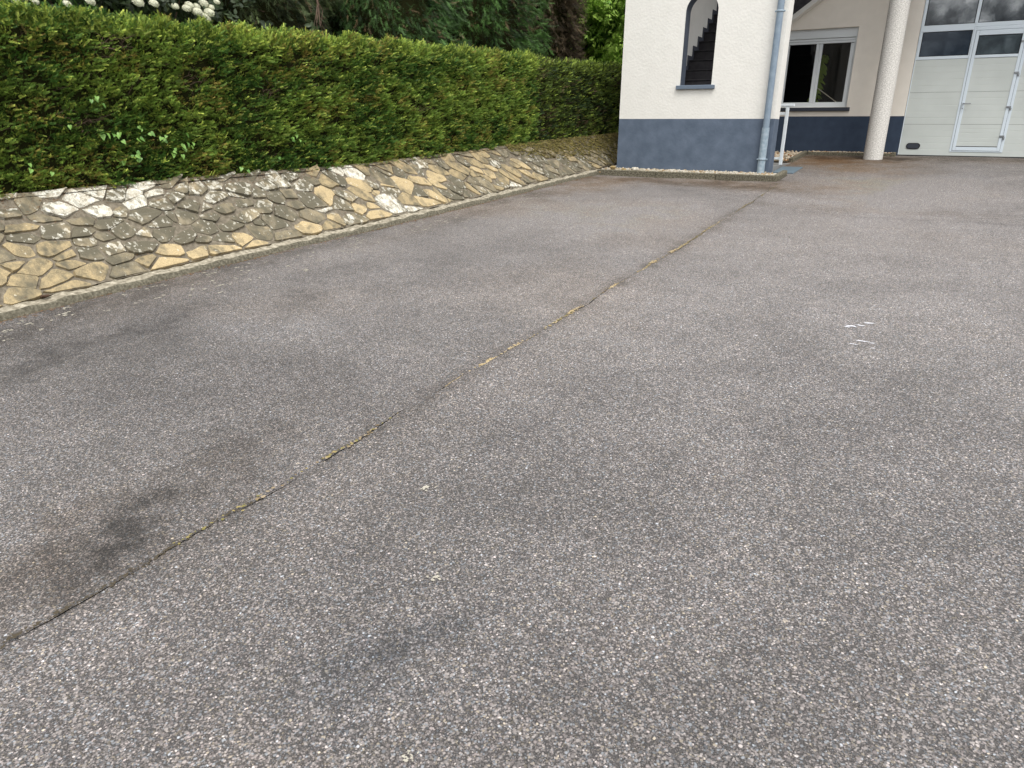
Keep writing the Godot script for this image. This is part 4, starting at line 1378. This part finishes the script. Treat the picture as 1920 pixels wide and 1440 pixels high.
func garage(h: Node3D) -> void:
	var g := sub("garage_door", h)
	var z := -16.05
	var X0 := -0.848
	var X1 := 1.686
	var rows := [1.128, 1.679, 2.235, 2.79]
	for k in 3:
		for s in [[X0 + 0.014, 0.0], [0.834, X1 - 0.014]]:
			var st := ST()
			ribbed(st, s[0], s[1], rows[k], rows[k + 1], z)
			put("panel", done(st), M.panel, g)
		var y0: float = rows[k] if k > 0 else 1.30
		var sd := ST()
		ribbed(sd, 0.09, 0.738, y0, rows[k + 1], z + 0.004)
		put("wicket_panel", done(sd), M.panel, g)
	wall_box("panel", 0.0, 0.834, 1.13, 1.20, z, z - 0.03, M.panel, g, 0.001)
	# aluminium bars: side edges, window band, wicket frame and leaf
	var bars := [["edge_trim", X0, X0 + 0.014, 1.13, 3.87, 0.004], ["edge_trim", X1 - 0.014, X1, 1.13, 3.87, 0.004],
		["rail", X0 + 0.015, -0.002, 2.792, 2.844, 0.006], ["rail", X0 + 0.015, 0.0, 3.253, 3.359, 0.006], ["rail", 0.0, 0.834, 3.30, 3.363, 0.008], ["rail", 0.836, X1 - 0.015, 2.792, 2.844, 0.006], ["rail", 0.834, X1 - 0.015, 3.253, 3.359, 0.006],
		["rail", X0 + 0.015, X1 - 0.015, 3.80, 3.868, 0.006],
		["stile", X0 + 0.015, -0.797, 2.845, 3.252, 0.005], ["stile", X0 + 0.015, -0.797, 3.36, 3.799, 0.005], ["stile", -0.018, 0.033, 3.364, 3.799, 0.005], ["stile", 0.80, 0.85, 3.364, 3.799, 0.005], ["stile", -0.017, -0.002, 2.845, 3.252, 0.005], ["stile", 0.836, 0.86, 2.845, 3.252, 0.005], ["stile", 1.63, X1 - 0.015, 2.845, 3.252, 0.005], ["stile", 1.63, X1 - 0.015, 3.36, 3.799, 0.005],
		["wicket_frame", 0.0, 0.036, 1.200, 3.299, 0.010], ["wicket_frame", 0.790, 0.834, 1.200, 3.299, 0.010], ["wicket_frame", 0.037, 0.789, 1.200, 1.219, 0.010], ["wicket_frame", 0.037, 0.789, 3.242, 3.299, 0.010],
		["wicket_stile", 0.040, 0.091, 1.223, 3.238, 0.016], ["wicket_stile", 0.737, 0.786, 1.223, 3.238, 0.016], ["wicket_rail", 0.092, 0.736, 1.223, 1.288, 0.016], ["wicket_rail", 0.092, 0.736, 2.792, 2.838, 0.016], ["wicket_rail", 0.092, 0.736, 3.158, 3.238, 0.016]]
	for b in bars:
		wall_box(b[0], b[1], b[2], b[3], b[4], z + b[5], z - 0.03, M.alu, g, 0.003)
	# panes with their black gaskets
	for p in [[-0.797, -0.017, 2.845, 3.252, M.pane_low], [-0.797, -0.018, 3.36, 3.80, M.pane_top], [0.033, 0.80, 3.364, 3.80, M.pane_top], [0.092, 0.736, 2.839, 3.157, M.pane_door], [0.86, 1.63, 2.845, 3.252, M.pane_low], [0.85, 1.63, 3.36, 3.80, M.pane_top]]:
		wall_box("gasket", p[0], p[1], p[2], p[3], z - 0.012, z - 0.028, M.rubber, g, 0.001)
		wall_box("pane", p[0] + 0.012, p[1] - 0.012, p[2] + 0.010, p[3] - 0.010, z - 0.006, z - 0.0115, p[4], g, 0.001)
	wall_box("bottom_seal", X0, X1, 1.08, 1.127, z - 0.004, z - 0.03, M.rubber, g, 0.004)
	# dark backing so that no light passes the joints
	wall_box("backing", X0, X1, 1.0, 3.869, z - 0.035, z - 0.15, M.rubber, g, 0.001)
	# oval cat flap
	var st := ST()
	for ring in [[0.0, M.rubber, 0.056, 0.119, 0.010], [1.0, M.sill_dark, 0.040, 0.100, 0.013]]:
		st = ST()
		var outl := []
		var hh: float = ring[2]
		var hw: float = ring[3]
		for k in 33:
			var a := PI / 2 - PI * (k % 17) / 16.0 + (0.0 if k < 17 else -PI)
			outl.append(Vector3(-0.61 + (hw - hh) * (1.0 if k < 17 else -1.0) + cos(a) * hh, 1.290 + sin(a) * hh, z + ring[4]))
		for k in outl.size():
			var k2 := (k + 1) % outl.size()
			tri(st, Vector3(-0.61, 1.29, z + ring[4]), outl[k], outl[k2], Vector3.BACK)
			quad(st, outl[k], outl[k2], outl[k2] - Vector3(0, 0, 0.02), outl[k] - Vector3(0, 0, 0.02), outl[k] - Vector3(-0.61, 1.29, z))
		put("flap_frame" if ring[0] < 0.5 else "flap", done(st), ring[1], g)
	# lever handle, plate, hinges
	wall_box("handle_plate", 0.052, 0.084, 1.893, 2.062, z + 0.024, z + 0.0165, M.alu, g, 0.004)
	st = ST(false)
	tube(st, [Vector3(0.068, 2.033, z + 0.02), Vector3(0.068, 2.033, z + 0.062), Vector3(0.075, 2.033, z + 0.068), Vector3(0.185, 2.034, z + 0.066)], [0.011, 0.010, 0.010, 0.008], 10)
	put("handle", done(st), M.metal, g)
	st = ST(false)
	tube(st, [Vector3(0.068, 1.952, z + 0.0235), Vector3(0.068, 1.952, z + 0.0275)], [0.009, 0.009], 12)
	put("lock", done(st), M.metal, g)
	for y in [1.475, 1.968, 2.53, 3.03]:
		st = ST()
		box(st, Vector3(0.735, y - 0.014, z + 0.0165), Vector3(0.808, y + 0.018, z + 0.03), 0.004)
		box(st, Vector3(0.788, y - 0.055, z + 0.0105), Vector3(0.818, y - 0.01, z + 0.034), 0.004)
		put("hinge", done(st), M.metal, g)

func build_small() -> void:
	rng.seed = 501
	# kerbstones in front of the tower
	var k := thing("edging_kerb", "short weathered concrete edging kerb in front of the house wall", "kerb")
	var xs := [-5.17, -4.12, -3.12, -2.175]
	for i in 3:
		var st := ST()
		box(st, Vector3(xs[i], gy(-11.64) - 0.1, -11.68), Vector3(xs[i + 1] - 0.006, gy(-11.64) + 0.085, -11.60), 0.012)
		put("kerb_block", done(st), M.kerb_dark if i < 2 else M.kerb_black, k)
	var st := ST()
	var tilt := Transform3D(Basis(Vector3.RIGHT, atan(S)), Vector3(0, gy(-12.03), -12.03))
	box(st, Vector3(-2.26, -0.1, -0.345), Vector3(-2.176, 0.085, 0.345), 0.014, tilt)
	put("kerb_block", done(st), M.kerb_dark, k)
	# kerb along the back wall
	var b := thing("edging_kerb_001", "pale concrete edging kerb along the back wall beside the column", "kerb")
	st = ST()
	box(st, Vector3(-2.45, 0.98, -15.86), Vector3(-0.95, 1.155, -15.79), 0.01)
	put("kerb_block", done(st), M.kerb_dark, b)
	st = ST()
	box(st, Vector3(-0.945, 0.98, -15.99), Vector3(-0.865, 1.175, -15.79), 0.012)
	put("kerb_block", done(st), M.kerb_dark, b)
	st = ST()
	tilt = Transform3D(Basis(Vector3.RIGHT, atan(S)), Vector3(0, gy(-15.1), -15.1))
	box(st, Vector3(-2.53, -0.1, -0.74), Vector3(-2.452, 0.075, 0.74), 0.01, tilt)
	put("kerb_block", done(st), M.kerb_dark, b)
	# gravel
	var gr := PackedFloat32Array()
	var pm := pebble_mesh(2, 0.7)
	for i in 2600:
		var x := rnd(-5.6, -2.27)
		var z := rnd(-12.14, -11.69)
		if x < -5.05:
			z = rnd(-14.5, -11.6)
			x = rnd(kerb_x(z) - 0.1, -5.05)
		var sc := rnd(0.008, 0.024)
		var c := Color(0.34, 0.30, 0.22).lerp(Color(0.52, 0.49, 0.43), rng.randf())
		if rng.randf() < 0.3:
			c = Color(0.30, 0.22, 0.13)
		basis_row(gr, Basis(rdir(), rng.randf() * TAU) * Basis.from_scale(Vector3(sc * rnd(0.8, 1.4), sc, sc)), Vector3(x, gy(z) + 0.035 + rnd(0, 0.022), z), c)
	for i in 1300:
		var x := rnd(-3.6, -2.54)
		var z := rnd(-15.98, -14.25)
		if i % 2:
			x = rnd(-2.45, -0.95)
			z = rnd(-15.99, -15.87)
		var sc := rnd(0.010, 0.024)
		var c := Color(0.40, 0.32, 0.22).lerp(Color(0.58, 0.52, 0.43), rng.randf())
		if rng.randf() < 0.3:
			c = Color(0.28, 0.16, 0.08)
		basis_row(gr, Basis(rdir(), rng.randf() * TAU) * Basis.from_scale(Vector3(sc * rnd(0.8, 1.4), sc, sc)), Vector3(x, gy(z) + 0.03 + rnd(0, 0.018), z), c)
	var go := multi("gravel", pm, M.pebble, gr)
	tag(go, "pale buff gravel between the edging kerbs and the house walls", "gravel")
	st = ST()
	for q in [[-5.3, -2.26, -11.69, -12.15], [-6.0, -5.04, -11.6, -14.6], [-3.9, -2.53, -14.25, -15.99], [-2.53, -0.9, -15.86, -16.0]]:
		quad(st, Vector3(q[0], gy(q[2]) + 0.022, q[2]), Vector3(q[1], gy(q[2]) + 0.022, q[2]), Vector3(q[1], gy(q[3]) + 0.022, q[3]), Vector3(q[0], gy(q[3]) + 0.022, q[3]), UP)
	struct_("gravel_bed", done(st), M.gravel_bed)
	var rocks := [
		["large smooth white stone lying in the gravel behind the front kerb", -4.55, -11.78, 0.075, 0.05, M.rock],
		["ochre stone in the gravel at the left corner of the house", -4.98, -11.85, 0.055, 0.05, M.rock_ochre],
		["pale flat stone in the gravel left of the rain pipe", -3.72, -11.74, 0.05, 0.035, M.rock],
		["brownish stone beside the large white stone, to its left", -4.74, -11.76, 0.045, 0.03, M.rock_ochre]]
	for i in rocks.size():
		var q: Array = rocks[i]
		var o := put("loose_stone" if i == 0 else "loose_stone_%03d" % i, pebble_mesh(30 + i, 0.7), q[5])
		o.position = Vector3(q[1], gy(q[2]) + 0.06 + q[4] * 0.6, q[2])
		o.scale = Vector3(q[3], q[4], q[4] * 1.1)
		tag(o, q[0], "stone")
	# metal plate at the porch step
	st = ST()
	tilt = Transform3D(Basis(Vector3.RIGHT, atan(S)), Vector3(-2.295, gy(-13.02), -13.02))
	box(st, Vector3(-0.165, 0.003, -0.43), Vector3(0.17, 0.022, 0.43), 0.004, tilt)
	var mp := put("door_mat", done(st), M.plate)
	tag(mp, "blue grey mat on the asphalt at the porch step", "mat")
	# white railing in the porch
	var r := thing("porch_railing", "white metal railing standing in the porch beside the pier", "railing")
	var zr := -13.3
	for x in [-2.475, -2.635, -3.4]:
		one_box("post", Vector3(x - 0.026, 0.985, zr - 0.026), Vector3(x + 0.026, 1.925, zr + 0.026), M.rail, r, 0.004)
	one_box("handrail", Vector3(-3.45, 1.926, zr - 0.035), Vector3(-2.37, 1.966, zr + 0.035), M.rail, r, 0.006)
	for s in [[-3.373, -2.662], [-2.608, -2.502]]:
		one_box("crossbar", Vector3(s[0], 1.79, zr - 0.018), Vector3(s[1], 1.835, zr + 0.018), M.rail, r, 0.003)
		one_box("crossbar", Vector3(s[0], 1.07, zr - 0.018), Vector3(s[1], 1.11, zr + 0.018), M.rail, r, 0.003)
	# plant standing behind the window
	var pl := thing("potted_plant", "tall yellow green plant standing behind the right window pane", "plant")
	st = ST()
	cyl(st, Vector3(-2.62, 1.75, -16.75), Vector3(-2.62, 1.95, -16.75), 0.10, 0.13, 16)
	put("pot", done(st), M.stem, pl)
	st = ST()
	for i in 130:
		var t := rng.randf()
		var base := Vector3(-2.62 + 0.10 * t, 2.05 + 0.95 * t, -16.72)
		leaf_shape(st, base + rdir() * 0.03, Vector3(rng.randfn() * 0.5, -0.6, 0.4 + rng.randfn() * 0.4), Vector3(0, 0.3, 1), rnd(0.10, 0.2), rnd(0.03, 0.05))
	put("foliage", done(st), M.plant_leaf, pl)
	st = ST()
	tube(st, [Vector3(-2.62, 1.9, -16.75), Vector3(-2.52, 3.0, -16.75)], [0.012, 0.006], 6)
	put("stem", done(st), M.stem, pl)
	st = ST()
	tube(st, [Vector3(-2.60, 2.42, -16.35), Vector3(-2.10, 2.08, -16.30)], [0.008, 0.008], 6)
	tag(put("stick", done(st), M.stem), "pale stick leaning inside behind the right window pane", "stick")

# ------------------------------------------------------------------ scene
func _ready() -> void:
	var cam := Camera3D.new()
	cam.name = "camera"
	cam.fov = 57.553
	cam.near = 0.05
	cam.far = 500.0
	cam.transform = Transform3D(Basis(Vector3(0.85996696, 0.00781158, -0.51028993), Vector3(-0.17996983, 0.94029115, -0.28890037), Vector3(0.47756433, 0.34028156, 0.81002516)), Vector3(0, 1.5, 0))
	add_child(cam)
	cam.current = true
	var env := Environment.new()
	env.background_mode = Environment.BG_SKY
	var sky := Sky.new()
	var sm := ProceduralSkyMaterial.new()
	sm.sky_top_color = Color(0.98, 0.985, 1.0)
	sm.sky_horizon_color = Color(0.80, 0.805, 0.81)
	sm.sky_curve = 0.5
	sm.ground_bottom_color = Color(0.3, 0.3, 0.29)
	sm.ground_horizon_color = Color(0.6, 0.61, 0.62)
	sm.sky_energy_multiplier = 1.15
	var cl := noise(0.010, FastNoiseLite.TYPE_SIMPLEX_SMOOTH, 5, 91).get_seamless_image(512, 256)
	cl.convert(Image.FORMAT_RGBA8)
	var cd := cl.get_data()
	for i in 512 * 256:
		var v := clampf((cd[i * 4] / 255.0 - 0.35) * 1.6, 0.0, 1.0)
		cd[i * 4] = 235
		cd[i * 4 + 1] = 238
		cd[i * 4 + 2] = 242
		cd[i * 4 + 3] = int(v * 90.0)
	sm.sky_cover = ImageTexture.create_from_image(Image.create_from_data(512, 256, false, Image.FORMAT_RGBA8, cd))
	sky.sky_material = sm
	env.sky = sky
	env.tonemap_mode = Environment.TONE_MAPPER_LINEAR
	env.tonemap_exposure = 1.85
	env.sdfgi_enabled = true
	env.ssao_enabled = true
	env.ssil_enabled = true
	var we := WorldEnvironment.new()
	we.name = "world_environment"
	we.environment = env
	add_child(we)
	var sun := DirectionalLight3D.new()
	sun.name = "sun"
	sun.light_energy = 0.5
	sun.light_color = Color(1.0, 0.985, 0.96)
	sun.light_angular_distance = 25.0
	sun.shadow_enabled = true
	add_child(sun)
	sun.look_at_from_position(Vector3(0.36, 0.9, 0.40) * 20.0, Vector3.ZERO, UP)
	rng.seed = 11
	make_materials()
	build_ground()
	build_slope()
	build_house()
	build_small()
	build_plants()
